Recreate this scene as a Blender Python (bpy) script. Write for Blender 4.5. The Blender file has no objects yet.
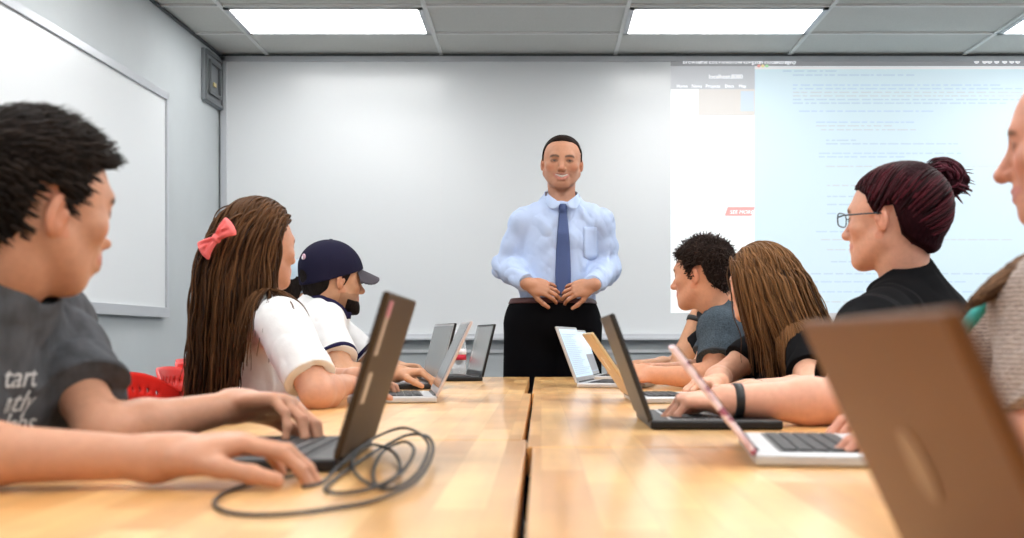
import bpy, bmesh, math, random
import numpy as np
from mathutils import Vector, Matrix

random.seed(7)
RNG = np.random.default_rng(11)
VS = 1.0                      # mesh fineness multiplier
SC = bpy.context.scene
COL = SC.collection

# ------------------------------------------------------------------ measured camera
FPX, CX, CY, HC = 1139.0, 541.0, 340.0, 0.90      # focal length (px), vanishing point, eye height (m)
TT = 0.74                                          # table top height


def w(px, py, Y):
    return np.array([(px - CX) * Y / FPX, Y, HC - (py - CY) * Y / FPX])


def nrm(v):
    v = np.asarray(v, float)
    return v / max(1e-9, np.linalg.norm(v))


# ------------------------------------------------------------------ materials
MATS = {}


def mat(name, color=(.8, .8, .8), rough=.5, metal=0.0, spec=.5, emit=None, estr=0.0, coat=0.0,
        noise=None, bump=None, attr=False, sss=0.0, alpha=None, trans=0.0, ior=1.45, sheen=0.0):
    if name in MATS:
        return MATS[name]
    m = bpy.data.materials.new(name)
    m.use_nodes = True
    nt = m.node_tree
    b = nt.nodes['Principled BSDF']
    b.inputs['Base Color'].default_value = (*color, 1)
    b.inputs['Roughness'].default_value = rough
    b.inputs['Metallic'].default_value = metal
    b.inputs['Specular IOR Level'].default_value = spec
    b.inputs['Coat Weight'].default_value = coat
    b.inputs['Coat Roughness'].default_value = .12
    b.inputs['IOR'].default_value = ior
    if trans:
        b.inputs['Transmission Weight'].default_value = trans
    if sheen:
        b.inputs['Sheen Weight'].default_value = sheen
    if emit is not None:
        b.inputs['Emission Color'].default_value = (*emit, 1)
        b.inputs['Emission Strength'].default_value = estr
    if sss:
        b.inputs['Subsurface Weight'].default_value = sss
        b.inputs['Subsurface Radius'].default_value = (1, .35, .2)
        b.inputs['Subsurface Scale'].default_value = .012
    src = None
    tc = nt.nodes.new('ShaderNodeTexCoord')
    if attr:
        a = nt.nodes.new('ShaderNodeAttribute')
        a.attribute_name = 'Col'
        src = a.outputs['Color']
    if noise:                                   # (scale, amount, stretch)
        sc, amt, st = noise
        mp = nt.nodes.new('ShaderNodeMapping')
        mp.inputs['Scale'].default_value = st
        nt.links.new(tc.outputs['Object'], mp.inputs['Vector'])
        n = nt.nodes.new('ShaderNodeTexNoise')
        n.inputs['Scale'].default_value = sc
        n.inputs['Detail'].default_value = 4
        nt.links.new(mp.outputs['Vector'], n.inputs['Vector'])
        mr = nt.nodes.new('ShaderNodeMapRange')
        mr.inputs['From Min'].default_value = .3
        mr.inputs['From Max'].default_value = .7
        mr.inputs['To Min'].default_value = 1 - amt
        mr.inputs['To Max'].default_value = 1 + amt
        nt.links.new(n.outputs['Fac'], mr.inputs['Value'])
        mx = nt.nodes.new('ShaderNodeVectorMath')
        mx.operation = 'MULTIPLY'
        if src:
            nt.links.new(src, mx.inputs[0])
        else:
            mx.inputs[0].default_value = color
        nt.links.new(mr.outputs['Result'], mx.inputs[1])
        src = mx.outputs['Vector']
    if src:
        nt.links.new(src, b.inputs['Base Color'])
    if bump:                                    # (scale, strength, stretch)
        sc, st, stretch = bump
        mp = nt.nodes.new('ShaderNodeMapping')
        mp.inputs['Scale'].default_value = stretch
        nt.links.new(tc.outputs['Object'], mp.inputs['Vector'])
        n = nt.nodes.new('ShaderNodeTexNoise')
        n.inputs['Scale'].default_value = sc
        n.inputs['Detail'].default_value = 3
        nt.links.new(mp.outputs['Vector'], n.inputs['Vector'])
        bp = nt.nodes.new('ShaderNodeBump')
        bp.inputs['Strength'].default_value = st
        bp.inputs['Distance'].default_value = .004
        nt.links.new(n.outputs['Fac'], bp.inputs['Height'])
        nt.links.new(bp.outputs['Normal'], b.inputs['Normal'])
    MATS[name] = m
    return m


def wood_mat():
    """butcher-block maple: staves of slightly different tone, glossy lacquer"""
    m = mat('maple_butcher_block', (.75, .5, .25), rough=.3, coat=.35)
    nt = m.node_tree
    b = nt.nodes['Principled BSDF']
    tc = nt.nodes.new('ShaderNodeTexCoord')
    geo = nt.nodes.new('ShaderNodeNewGeometry')
    br = nt.nodes.new('ShaderNodeTexBrick')
    mp = nt.nodes.new('ShaderNodeMapping')
    mp.inputs['Rotation'].default_value = (0, 0, math.pi / 2)
    nt.links.new(geo.outputs['Position'], mp.inputs['Vector'])
    nt.links.new(mp.outputs['Vector'], br.inputs['Vector'])
    br.inputs['Scale'].default_value = 1
    br.inputs['Brick Width'].default_value = .32
    br.inputs['Row Height'].default_value = .052
    br.inputs['Mortar Size'].default_value = .0006
    br.inputs['Color1'].default_value = (.90, .56, .235, 1)
    br.inputs['Color2'].default_value = (.66, .345, .115, 1)
    br.inputs['Mortar'].default_value = (.62, .36, .13, 1)
    br.offset = .37
    n = nt.nodes.new('ShaderNodeTexNoise')
    mp2 = nt.nodes.new('ShaderNodeMapping')
    mp2.inputs['Scale'].default_value = (26, 2.2, 26)
    nt.links.new(geo.outputs['Position'], mp2.inputs['Vector'])
    nt.links.new(mp2.outputs['Vector'], n.inputs['Vector'])
    n.inputs['Scale'].default_value = 1.6
    n.inputs['Detail'].default_value = 5
    n2 = nt.nodes.new('ShaderNodeTexNoise')
    n2.inputs['Scale'].default_value = 5
    nt.links.new(geo.outputs['Position'], n2.inputs['Vector'])
    ad = nt.nodes.new('ShaderNodeMath'); ad.operation = 'ADD'
    nt.links.new(n.outputs['Fac'], ad.inputs[0]); nt.links.new(n2.outputs['Fac'], ad.inputs[1])
    mr = nt.nodes.new('ShaderNodeMapRange')
    mr.inputs['From Min'].default_value = .6; mr.inputs['From Max'].default_value = 1.4
    mr.inputs['To Min'].default_value = .76; mr.inputs['To Max'].default_value = 1.2
    nt.links.new(ad.outputs[0], mr.inputs['Value'])
    mx = nt.nodes.new('ShaderNodeVectorMath'); mx.operation = 'MULTIPLY'
    nt.links.new(br.outputs['Color'], mx.inputs[0]); nt.links.new(mr.outputs['Result'], mx.inputs[1])
    nt.links.new(mx.outputs['Vector'], b.inputs['Base Color'])
    return m


# ------------------------------------------------------------------ object helpers
def link(name, me, parent=None, loc=None):
    o = bpy.data.objects.new(name, me)
    COL.objects.link(o)
    if parent is not None:
        o.parent = parent
    if loc is not None:
        o.location = loc
    return o


def thing(name, label, cat, loc=(0, 0, 0), rz=0.0, group=None):
    o = bpy.data.objects.new(name, None)
    COL.objects.link(o)
    o.empty_display_size = .05
    o.location = loc
    o.rotation_euler = (0, 0, rz)
    tag(o, label, cat, group)
    return o


def tag(o, label, cat, group=None):
    o['label'] = label
    o['category'] = cat
    if group:
        o['group'] = group
    return o


def struct(o, label=None):
    o['kind'] = 'structure'
    if label:
        o['label'] = label
    return o


def box(bm, c, s, bev=0.0, M=None, seg=2):
    """box centred at c with full size s; optional bevel and 4x4 transform"""
    r = bmesh.ops.create_cube(bm, size=1)
    vs = r['verts']
    for v in vs:
        v.co = Vector((v.co.x * s[0] + c[0], v.co.y * s[1] + c[1], v.co.z * s[2] + c[2]))
    if bev:
        es = {e for v in vs for e in v.link_edges}
        r2 = bmesh.ops.bevel(bm, geom=list(es), offset=bev, segments=seg, profile=.5, affect='EDGES')
        vs = list({v for f in r2['faces'] for v in f.verts} | {v for v in vs if v.is_valid})
        # collect the whole island
        seen = set(vs); st = list(vs)
        while st:
            v = st.pop()
            for e in v.link_edges:
                o = e.other_vert(v)
                if o not in seen:
                    seen.add(o); st.append(o)
        vs = list(seen)
    if M is not None:
        for v in vs:
            v.co = M @ v.co
    return vs


def tube(bm, pts, r, n=8, caps=True):
    pts = [Vector(p) for p in pts]
    rs = r if hasattr(r, '__len__') else [r] * len(pts)
    rings = []
    side = None
    for i, p in enumerate(pts):
        t = (pts[min(i + 1, len(pts) - 1)] - pts[max(i - 1, 0)]).normalized()
        if side is None:
            side = t.orthogonal().normalized()
        side = (side - t * side.dot(t)).normalized()
        up = t.cross(side)
        rings.append([bm.verts.new(p + (side * math.cos(2 * math.pi * k / n) + up * math.sin(2 * math.pi * k / n)) * rs[i]) for k in range(n)])
    for a, b in zip(rings, rings[1:]):
        for k in range(n):
            bm.faces.new((a[k], a[(k + 1) % n], b[(k + 1) % n], b[k]))
    if caps:
        bm.faces.new(rings[0][::-1]); bm.faces.new(rings[-1])


def lathe(bm, prof, n=24, c=(0, 0, 0)):
    rings = []
    for r, z in prof:
        rings.append([bm.verts.new((c[0] + r * math.cos(2 * math.pi * k / n), c[1] + r * math.sin(2 * math.pi * k / n), c[2] + z)) for k in range(n)])
    for a, b in zip(rings, rings[1:]):
        for k in range(n):
            bm.faces.new((a[k], a[(k + 1) % n], b[(k + 1) % n], b[k]))
    bm.faces.new(rings[0][::-1]); bm.faces.new(rings[-1])


def fin(name, bm, m, parent=None, smooth=False, loc=None):
    me = bpy.data.meshes.new(name)
    bmesh.ops.recalc_face_normals(bm, faces=bm.faces[:])
    if smooth:
        for f in bm.faces:
            f.smooth = True
    bm.to_mesh(me)
    bm.free()
    me.materials.append(m)
    return link(name, me, parent, loc)


def bx(name, c, s, m, parent=None, bev=0.0, M=None):
    bm = bmesh.new()
    box(bm, c, s, bev, M)
    return fin(name, bm, m, parent)


def text_mesh(name, body, size, m, parent, M, extrude=.0005, align='LEFT', shear=0.0, wide=1.0):
    cu = bpy.data.curves.new(name, 'FONT')
    cu.body = body
    cu.size = size
    cu.extrude = extrude
    cu.align_x = align
    cu.shear = shear
    cu.resolution_u = 3
    to = bpy.data.objects.new(name, cu)
    COL.objects.link(to)
    dg = bpy.context.evaluated_depsgraph_get()
    dg.update()
    me = bpy.data.meshes.new_from_object(to.evaluated_get(dg))
    bpy.data.objects.remove(to)
    bpy.data.curves.remove(cu)
    me.transform(Matrix.Scale(wide, 4, (1, 0, 0)))
    me.transform(M)
    me.materials.clear()
    me.materials.append(m)
    return link(name, me, parent)


# ------------------------------------------------------------------ signed-distance modelling
class Op:
    __slots__ = ('kind', 'a', 'b', 'ra', 'rb', 'R', 'k', 'sub', 'c', 'rad')


def RC(a, b, ra, rb, k=.02, sub=False):
    o = Op(); o.kind = 0
    o.a = np.asarray(a, np.float32); o.b = np.asarray(b, np.float32); o.ra = ra; o.rb = rb; o.k = k; o.sub = sub
    o.c = (o.a + o.b) / 2; o.rad = float(np.linalg.norm(o.a - o.b)) / 2 + max(ra, rb)
    return o


def EL(c, r, R=None, k=.02, sub=False):
    o = Op(); o.kind = 1
    o.a = np.asarray(c, np.float32); o.b = np.asarray(r, np.float32); o.R = (np.eye(3) if R is None else np.asarray(R)).astype(np.float32)
    o.k = k; o.sub = sub; o.c = o.a; o.rad = float(max(r)); o.ra = o.rb = 0
    return o


def BX(c, h, R=None, rad=.005, k=.01, sub=False):
    o = Op(); o.kind = 2
    o.a = np.asarray(c, np.float32); o.b = np.asarray(h, np.float32); o.R = (np.eye(3) if R is None else np.asarray(R)).astype(np.float32)
    o.ra = rad; o.k = k; o.sub = sub; o.c = o.a; o.rad = float(np.linalg.norm(h)) + rad; o.rb = 0
    return o


def opd(o, P):
    if o.kind == 0:
        ab = o.b - o.a
        t = np.clip(((P - o.a) @ ab) / max(1e-9, float(ab @ ab)), 0, 1)
        q = P - o.a - t[..., None] * ab
        return np.sqrt((q * q).sum(-1)) - (o.ra + (o.rb - o.ra) * t)
    q = (P - o.a) @ o.R
    if o.kind == 1:
        k0 = np.sqrt(((q / o.b) ** 2).sum(-1))
        k1 = np.sqrt(((q / (o.b * o.b)) ** 2).sum(-1))
        return k0 * (k0 - 1) / np.maximum(k1, 1e-6)
    q = np.abs(q) - o.b
    return np.sqrt((np.maximum(q, 0) ** 2).sum(-1)) + np.minimum(q.max(-1), 0) - o.ra


def comb(d, e, o):
    k = o.k
    if o.sub:
        e = -e
        h = np.clip(.5 - .5 * (e - d) / k, 0, 1)
        return e + (d - e) * h + k * h * (1 - h)
    h = np.clip(.5 + .5 * (e - d) / k, 0, 1)
    return e + (d - e) * h - k * h * (1 - h)


def smax(a, b, k=.006):
    h = np.clip(.5 - .5 * (b - a) / k, 0, 1)
    return b + (a - b) * h + k * h * (1 - h)


def sdf(ops, P, post=None):
    P = P.astype(np.float32)
    d = np.full(P.shape[:-1], 9.0, np.float32)
    for o in ops:
        d = comb(d, opd(o, P), o)
    return post(P, d) if post else d


def surface(ops, vox, post=None, infl=.03, lo=None, hi=None, bops=()):
    """sparse surface nets over the smooth union of OPS (then POST); returns verts, quads"""
    vox *= VS
    n = 8
    us = [o for o in list(ops) + list(bops) if not o.sub]
    l = np.min([o.c - o.rad for o in us], 0) - infl
    h = np.max([o.c + o.rad for o in us], 0) + infl
    if lo is not None: l = np.maximum(l, lo)
    if hi is not None: h = np.minimum(h, hi)
    bs = n * vox
    nb = np.ceil((h - l) / bs).astype(int)
    g = np.stack(np.meshgrid(*[np.arange(x) for x in nb], indexing='ij'), -1).reshape(-1, 3)
    ctr = (l + (g + .5) * bs).astype(np.float32)
    d = np.full(len(ctr), 9.0, np.float32)
    half = bs * .87
    for o in ops:
        far = np.linalg.norm(ctr - o.c, axis=1) - o.rad
        s = np.nonzero(far < .25)[0]
        if len(s):
            d[s] = comb(d[s], opd(o, ctr[s]), o)
    dd = post(ctr, d) if post else d
    act = np.abs(dd) < half * 1.35 + .006
    g = g[act]; ctr = ctr[act]
    loc = np.stack(np.meshgrid(*[np.arange(n + 1)] * 3, indexing='ij'), -1).reshape(-1, 3)
    D = np.full((len(g), len(loc)), 9.0, np.float32)
    P = (l + (g[:, None, :] * n + loc[None]) * vox).astype(np.float32)
    for o in ops:
        far = np.linalg.norm(ctr - o.c, axis=1) - o.rad - half
        s = np.nonzero(far < max(.03, o.k + .02))[0]
        if len(s):
            D[s] = comb(D[s], opd(o, P[s]), o)
    if post:
        D = post(P, D)
    D = D.reshape(-1, n + 1, n + 1, n + 1)
    neg = D < 0
    NX = (nb * n + 4).astype(np.int64)

    def key(i):
        return (i[:, 0] * NX[1] + i[:, 1]) * NX[2] + i[:, 2]
    cs = np.zeros((len(g), n, n, n), np.int8)
    for i in (0, 1):
        for j in (0, 1):
            for k in (0, 1):
                cs += neg[:, i:i + n, j:j + n, k:k + n]
    B, I, J, K = np.nonzero((cs > 0) & (cs < 8))
    cell = g[B] * n + np.stack([I, J, K], 1)
    acc = np.zeros((len(B), 3)); cnt = np.zeros(len(B))
    corners = [(i, j, k) for i in (0, 1) for j in (0, 1) for k in (0, 1)]
    for a in corners:
        for ax in range(3):
            if a[ax]:
                continue
            b = list(a); b[ax] = 1
            da = D[B, I + a[0], J + a[1], K + a[2]]; db = D[B, I + b[0], J + b[1], K + b[2]]
            s = (da < 0) != (db < 0)
            t = np.where(s, da / np.where(s, da - db, 1), 0)
            pt = np.array(a, float)[None] + t[:, None] * (np.array(b) - np.array(a))[None]
            acc += pt * s[:, None]; cnt += s
    V = l + (cell + acc / cnt[:, None]) * vox
    keys = key(cell)
    order = np.argsort(keys); sk = keys[order]
    F = []
    for ax in range(3):
        sl0 = [slice(0, n)] * 3
        sl1 = [slice(0, n)] * 3
        sl1[ax] = slice(1, n + 1)
        na = neg[(slice(None), *sl0)]; nb_ = neg[(slice(None), *sl1)]
        b, i, j, k = np.nonzero(na != nb_)
        base = g[b] * n + np.stack([i, j, k], 1)
        flip = na[b, i, j, k]
        u, v = (ax + 1) % 3, (ax + 2) % 3
        quad = []
        ok = np.ones(len(b), bool)
        for du, dv in ((-1, -1), (0, -1), (0, 0), (-1, 0)):
            c = base.copy(); c[:, u] += du; c[:, v] += dv
            kk = key(c)
            pos = np.searchsorted(sk, kk).clip(0, len(sk) - 1)
            ok &= (sk[pos] == kk) & (c.min(1) >= 0)
            quad.append(order[pos])
        q = np.stack(quad, 1)
        q[~flip] = q[~flip][:, ::-1]
        F.append(q[ok])
    return V, np.concatenate(F)


def mesh_np(name, V, F, m, parent=None, colors=None, smooth=True):
    me = bpy.data.meshes.new(name)
    V = np.asarray(V, np.float32); F = np.asarray(F, np.int32)
    me.vertices.add(len(V)); me.vertices.foreach_set('co', V.ravel())
    k = F.shape[1]
    me.loops.add(F.size); me.loops.foreach_set('vertex_index', F.ravel())
    me.polygons.add(len(F))
    me.polygons.foreach_set('loop_start', np.arange(0, F.size, k, dtype=np.int32))
    me.polygons.foreach_set('use_smooth', np.full(len(F), smooth, bool))
    if colors is not None:
        at = me.color_attributes.new('Col', 'FLOAT_COLOR', 'POINT')
        c = np.ones((len(V), 4), np.float32); c[:, :3] = colors
        at.data.foreach_set('color', c.ravel())
    me.update(calc_edges=True)
    me.validate()
    me.materials.append(m)
    return link(name, me, parent)


def solid(name, ops, vox, m, parent, post=None, colfn=None, infl=.03, lo=None, hi=None, bops=()):
    V, F = surface(ops, vox, post, infl, lo, hi, bops)
    off = np.array(parent.location) if parent is not None else np.zeros(3)
    return mesh_np(name, V - off, F, m, parent, colfn(V) if colfn else None)


def wav(P, f, seed):
    r = np.random.default_rng(seed)
    s = 0
    for i in range(4):
        a = r.normal(size=3); a /= np.linalg.norm(a)
        b = r.normal(size=3); b /= np.linalg.norm(b)
        ff = f * (.7 + .3 * i)
        s = s + np.sin(P @ (a * ff).astype(np.float32) + r.uniform(0, 6) + 1.3 * np.sin(P @ (b * ff * .7).astype(np.float32) + r.uniform(0, 6))) / (1 + .35 * i)
    return s / 2.6
# ================================================================== the room
YB, ZC = 7.80, 2.848
XL0, KL = -2.20, .03
XR, YF = 4.15, -2.6
LW = 1 / math.sqrt(1 + KL * KL)
ML = Matrix(((-KL * LW, LW, 0, XL0), (-LW, -KL * LW, 0, YB), (0, 0, 1, 0), (0, 0, 0, 1)))   # left wall frame: x along the wall, y into the room

m_wall = mat('painted_wall_grey', (.47, .505, .52), rough=.6, noise=(3, .03, (1, 1, 1)), bump=(220, .12, (1, 1, 1)))
m_wallf = mat('painted_wall_white', (.72, .73, .73), rough=.7, bump=(220, .1, (1, 1, 1)))
m_floor = mat('carpet', (.07, .075, .085), rough=.95, noise=(140, .4, (1, 1, 1)), bump=(400, .5, (1, 1, 1)))
m_ceil = mat('ceiling_tile', (.62, .62, .585), rough=.9, noise=(180, .06, (1, 1, 1)), bump=(260, .25, (1, 1, 1)))
m_tbar = mat('ceiling_grid_metal', (.75, .76, .74), rough=.5)
m_dark = mat('shadow_gap_metal', (.07, .075, .08), rough=.6)
m_light = mat('light_diffuser', (.9, .9, .9), rough=.4, emit=(1, .995, .985), estr=11.0)
m_alu = mat('anodised_aluminium', (.5, .52, .55), rough=.38, metal=.35)
m_alul = mat('pale_aluminium', (.62, .64, .66), rough=.35, metal=.15)
m_board = mat('whiteboard_enamel', (.69, .715, .73), rough=.3, spec=.5, coat=.2)

struct(bx('floor', ((XR - 2.7) / 2, (YB + YF) / 2, -.05), (XR + 2.7 + .2, YB - YF + .2, .1), m_floor))
struct(bx('wall_back', ((XR - 2.7) / 2, YB + .06, ZC / 2 + .1), (XR + 2.7 + .4, .12, ZC + .2), m_wall))
struct(bx('wall_left', (5.2, -.06, ZC / 2 + .1), (10.6, .12, ZC + .2), m_wall, M=ML))
struct(bx('wall_right', (XR + .06, (YB + YF) / 2, ZC / 2 + .1), (.12, YB - YF + .2, ZC + .2), m_wallf))
struct(bx('wall_front', ((XR - 2.7) / 2, YF - .06, ZC / 2 + .1), (XR + 2.7 + .4, .12, ZC + .2), m_wallf))
struct(bx('ceiling', ((XR - 2.7) / 2, (YB + YF) / 2, ZC + .06), (XR + 2.7 + .4, YB - YF + .2, .1), m_ceil))
# exposed grid of the suspended ceiling
bm = bmesh.new()
TX = [-.682 + 1.19 * k for k in range(-1, 4)]
TY = [7.25 - .6 * k for k in range(0, 17)]
for x in TX:
    box(bm, (x, (YB + YF) / 2, ZC + .004), (.024, YB - YF, .014))
for y in TY:
    box(bm, ((XR - 2.5) / 2, y, ZC + .0045), (XR + 2.5, .024, .013))
struct(fin('trim_1', bm, m_tbar))
bm = bmesh.new()
box(bm, ((XR - 2.3) / 2, YB - .012, ZC - .004), (XR + 2.3, .024, .014))
box(bm, (5.2, .010, ZC - .003), (10.4, .02, .012), M=ML)
struct(fin('trim_2', bm, m_dark))
struct(bx('baseboard_left', (5.2, .007, .05), (10.3, .014, .1), mat('vinyl_base', (.05, .05, .055), rough=.5), M=ML))
struct(bx('baseboard_back', ((XR - 2.2) / 2, YB - .007, .05), (XR + 2.2, .014, .1), MATS['vinyl_base']))

# ceiling lights
cells = []
for r, y in enumerate((6.95, 5.15, 3.95, 2.75, 1.55, .35, -.85)):  # rows after the first are out of view, added densely to brighten the tables
    for c, x in enumerate((-1.277, 1.103, 3.483)):
        cells.append((x, y, r, c))
WHICH = ['left', 'middle', 'right']
for x, y, r, c in cells:
    wdt = 1.10 if c < 2 else 1.10
    if r == 0:
        lab = ['bright rectangular ceiling light over the left half of the wide whiteboard',
               'bright rectangular ceiling light above the left edge of the projected picture',
               'bright ceiling light cut off by the upper right corner of the photo'][c]
    else:
        lab = 'added unseen ceiling light brightening the tables, %s column, %s row from the wide whiteboard' % (WHICH[c], ['', 'second', 'third', 'fourth', 'fifth', 'sixth', 'seventh'][r])
    t = thing('ceiling_light', lab, 'ceiling light', (x, y, ZC), 0, 'flat ceiling lights')
    bm = bmesh.new()
    for sx in (-1, 1):
        box(bm, (sx * .568, 0, -.004), (.03, .575, .012))
        box(bm, (0, sx * .2725, -.004), (1.166, .03, .012))
    fin('light_frame', bm, m_alul, t)
    bx('diffuser', (0, 0, -.003), (1.108, .517, .008), m_light, t)

# wide whiteboard on the back wall
t = thing('whiteboard', 'wide white marker board covering the back wall behind the standing person', 'whiteboard', (.85, YB, .88))
X0, X1, Z0, Z1 = -2.185, 3.95, .93, 2.836
ox = .85
bx('board_surface', ((X0 + X1) / 2 - ox, -.012, (Z0 + Z1) / 2 - .88), (X1 - X0, .022, Z1 - Z0), m_board, t)
bm = bmesh.new()
box(bm, (X0 + .02 - ox, -.018, (Z0 + Z1) / 2 - .88), (.042, .034, Z1 - Z0), .003)
box(bm, (X1 - .02 - ox, -.018, (Z0 + Z1) / 2 - .88), (.042, .034, Z1 - Z0), .003)
box(bm, ((X0 + X1) / 2 - ox, -.018, Z1 - .017 - .88), (X1 - X0, .034, .036), .003)
fin('board_frame', bm, m_alu, t)
bm = bmesh.new()
box(bm, ((X0 + X1) / 2 - ox, -.05, .030), (X1 - X0, .10, .022), .004)
box(bm, ((X0 + X1) / 2 - ox, -.03, .050), (X1 - X0, .058, .03), .004)
fin('marker_tray', bm, mat('tray_aluminium', (.55, .57, .60), rough=.4, metal=.2), t)
for x in (-.685, .51, 1.70):
    bx('board_seam', (x - ox, -.0235, (Z0 + Z1) / 2 - .88), (.003, .002, Z1 - Z0 - .08), mat('seam_grey', (.7, .71, .72), rough=.4), t)
t2 = tag(bx('wall_rail', ((X0 + X1) / 2, YB - .012, .822), (X1 - X0, .024, .022), m_alul, bev=.003),
         'thin pale rail along the back wall just under the marker tray', 'rail')

# whiteboard on the left wall
t = thing('whiteboard', 'framed white marker board hung on the left side wall', 'whiteboard', (0, 0, 0))
s0, s1, z0, z1 = 1.07, 4.3, 1.03, 2.358
bx('board_surface', ((s0 + s1) / 2, .012, (z0 + z1) / 2), (s1 - s0 - .02, .02, z1 - z0 - .02), m_board, t, M=ML)
bm = bmesh.new()
for s in (s0, s1):
    box(bm, (s + (.015 if s == s0 else -.015), .018, (z0 + z1) / 2), (.03, .036, z1 - z0), .003, ML)
box(bm, ((s0 + s1) / 2, .018, z1 - .022), (s1 - s0, .036, .044), .003, ML)
box(bm, ((s0 + s1) / 2, .02, z0 + .03), (s1 - s0, .04, .06), .003, ML)
fin('board_frame', bm, m_alu, t)

# framed panel high on the left wall beside the corner
t = thing('access_panel', 'grey framed square panel with small yellowish tag high on left wall by the corner', 'wall panel', (0, 0, 0))
bx('panel_box', (.205, .012, 2.635), (.37, .024, .34), mat('panel_grey', (.2, .215, .23), rough=.5), t, .004, ML)
bm = bmesh.new()
for sc_, yy in ((1.0, .03), (.66, .036)):
    for a in (-1, 1):
        box(bm, (.205 + a * .165 * sc_, yy, 2.635), (.022, .014, .33 * sc_), .002, ML)
        box(bm, (.205, yy, 2.635 + a * .155 * sc_), (.35 * sc_, .014, .022), .002, ML)
fin('panel_frame', bm, mat('panel_frame_grey', (.13, .14, .15), rough=.45), t)
bx('tag', (.2, .03, 2.60), (.05, .008, .025), mat('yellow_tag', (.6, .5, .25), rough=.6), t, M=ML)

# wall outlet
so = YB - 5.30
t = thing('wall_outlet', 'small white power outlet low on the left wall', 'outlet', (0, 0, 0))
bx('cover_plate', (so, .004, .455), (.075, .008, .115), mat('outlet_white', (.85, .85, .83), rough=.4), t, .003, ML)
for dz in (-.025, .025):
    bx('socket', (so, .009, .455 + dz), (.036, .005, .03), mat('outlet_socket', (.6, .6, .6), rough=.4), t, .001, ML)

# projected computer picture on the whiteboard
PX0, PX1, PZ0, PZ1 = .885, 3.765, 1.085, 2.832


def emit(name, c, s, base=.5):
    return mat(name, tuple(base * x for x in c), rough=.6, emit=c, estr=s)


t = thing('projected_screen', 'bright projected computer desktop on right half of the wide whiteboard', 'projection', (2.3, YB - .02, 1.08))


def pr(name, x0, x1, z0, z1, layer, m):
    return bx(name, ((x0 + x1) / 2 - 2.3, -.004 - .0016 * layer, (z0 + z1) / 2 - 1.08), (x1 - x0, .0014, z1 - z0), m, t)


def zz(py):
    return HC - (py - CY) * YB / FPX


def xx(px):
    return (px - CX) * YB / FPX


pr('desktop_background', PX0, PX1, PZ0, zz(67), 0, emit('proj_white', (.96, .99, 1.0), .42, .7))
pr('menu_bar', PX0, PX1, zz(67), zz(57.4), 1, emit('proj_bar', (.42, .43, .45), .3, .65))
pr('browser_toolbar', PX0, xx(754), zz(90), zz(67), 1, emit('proj_toolbar', (.62, .64, .67), .35, .7))
pr('code_window', xx(754), PX1, PZ0 + .0, zz(70), 1, emit('proj_blue', (.72, .88, .96), .52, .55))
pr('web_photo', xx(698), xx(754), zz(116), zz(90), 2, emit('proj_photo', (.80, .77, .74), .42, .6))
pr('web_link_box', xx(740), xx(753), zz(112), zz(92), 3, emit('proj_linkbox', (.68, .78, .88), .45, .6))
pr('web_sidebar', xx(698), xx(703), zz(136), zz(116), 2, emit('proj_side', (.8, .88, .92), .45, .6))
bm = bmesh.new()
bz = (zz(207.5) + zz(216)) / 2
bh = (zz(207.5) - zz(216)) / 2
for k, (dx, sy) in enumerate(((xx(724), -1), (xx(751), -1), (xx(754), 1), (xx(727), 1))):
    for yy in (-.0090, -.0075):
        bm.verts.new((dx - 2.3, yy, bz + sy * bh - 1.08))
bm.verts.ensure_lookup_table()
v = bm.verts
a = [v[0], v[2], v[4], v[6]]; b = [v[1], v[3], v[5], v[7]]
bm.faces.new(a); bm.faces.new(b[::-1])
for i in range(4):
    bm.faces.new((a[i], b[i], b[(i + 1) % 4], a[(i + 1) % 4]))
fin('web_button', bm, emit('proj_red', (.93, .42, .40), .50, .6), t)
mtx = emit('proj_text_white', (.95, .97, 1), .7, .8)


def ptext(name, s, px, py, size, m, shear=0.0):
    M = Matrix.Translation((xx(px) - 2.3, -.0105, zz(py) - 1.08)) @ Matrix.Rotation(math.pi / 2, 4, 'X')
    return text_mesh(name, s, size, m, t, M, .0003, 'LEFT', shear)


ptext('button_text', 'SEE MORE', 729, 214.3, .036, mtx, .2)
for px, s_ in ((682, 'Browser'), (699, 'File'), (708, 'Edit'), (717, 'View'), (728, 'Show'), (740, 'Navigate'), (757, 'Window'), (773, 'Debug'), (784, 'Help')):
    ptext('menu_label', s_, px, 64.8, .040, mtx)
ptext('tab_text', 'localhost:8080', 708, 79.5, .04, mtx)
for px, s_ in ((676, 'Home'), (691, 'News'), (705, 'Projects'), (724, 'Docs'), (738, 'Map')):
    ptext('bookmark_label', s_, px, 88.5, .030, mtx)
bm = bmesh.new()
for px in (975, 983, 988, 995, 1003, 1010, 1016):
    lathe(bm, [(.001, 0), (.018, 0), (.018, .002), (.001, .002)], 10)
    for q in bm.verts[-40:]:
        q.co = Vector((xx(px) - 2.3 + q.co.x, -.0105 + q.co.z, zz(62) - 1.08 + q.co.y))
fin('menu_icons', bm, mtx, t)
for px, c in ((758, (.95, .45, .4)), (762, (.95, .8, .4)), (766, (.5, .85, .5))):
    bm = bmesh.new()
    lathe(bm, [(.001, 0), (.011, 0), (.011, .002), (.001, .002)], 12)
    for q in bm.verts:
        q.co = Vector((xx(px) - 2.3 + q.co.x, -.0105 + q.co.z, zz(67) - 1.08 + q.co.y))
    fin('window_button', bm, emit('proj_dot_%d' % px, c, .5, .6), t)
mcode = [emit('proj_code_grey', (.64, .80, .89), .48, .52), emit('proj_code_blue', (.63, .80, .92), .49, .53), emit('proj_code_tan', (.72, .82, .84), .48, .52)]
rr = random.Random(5)
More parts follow.
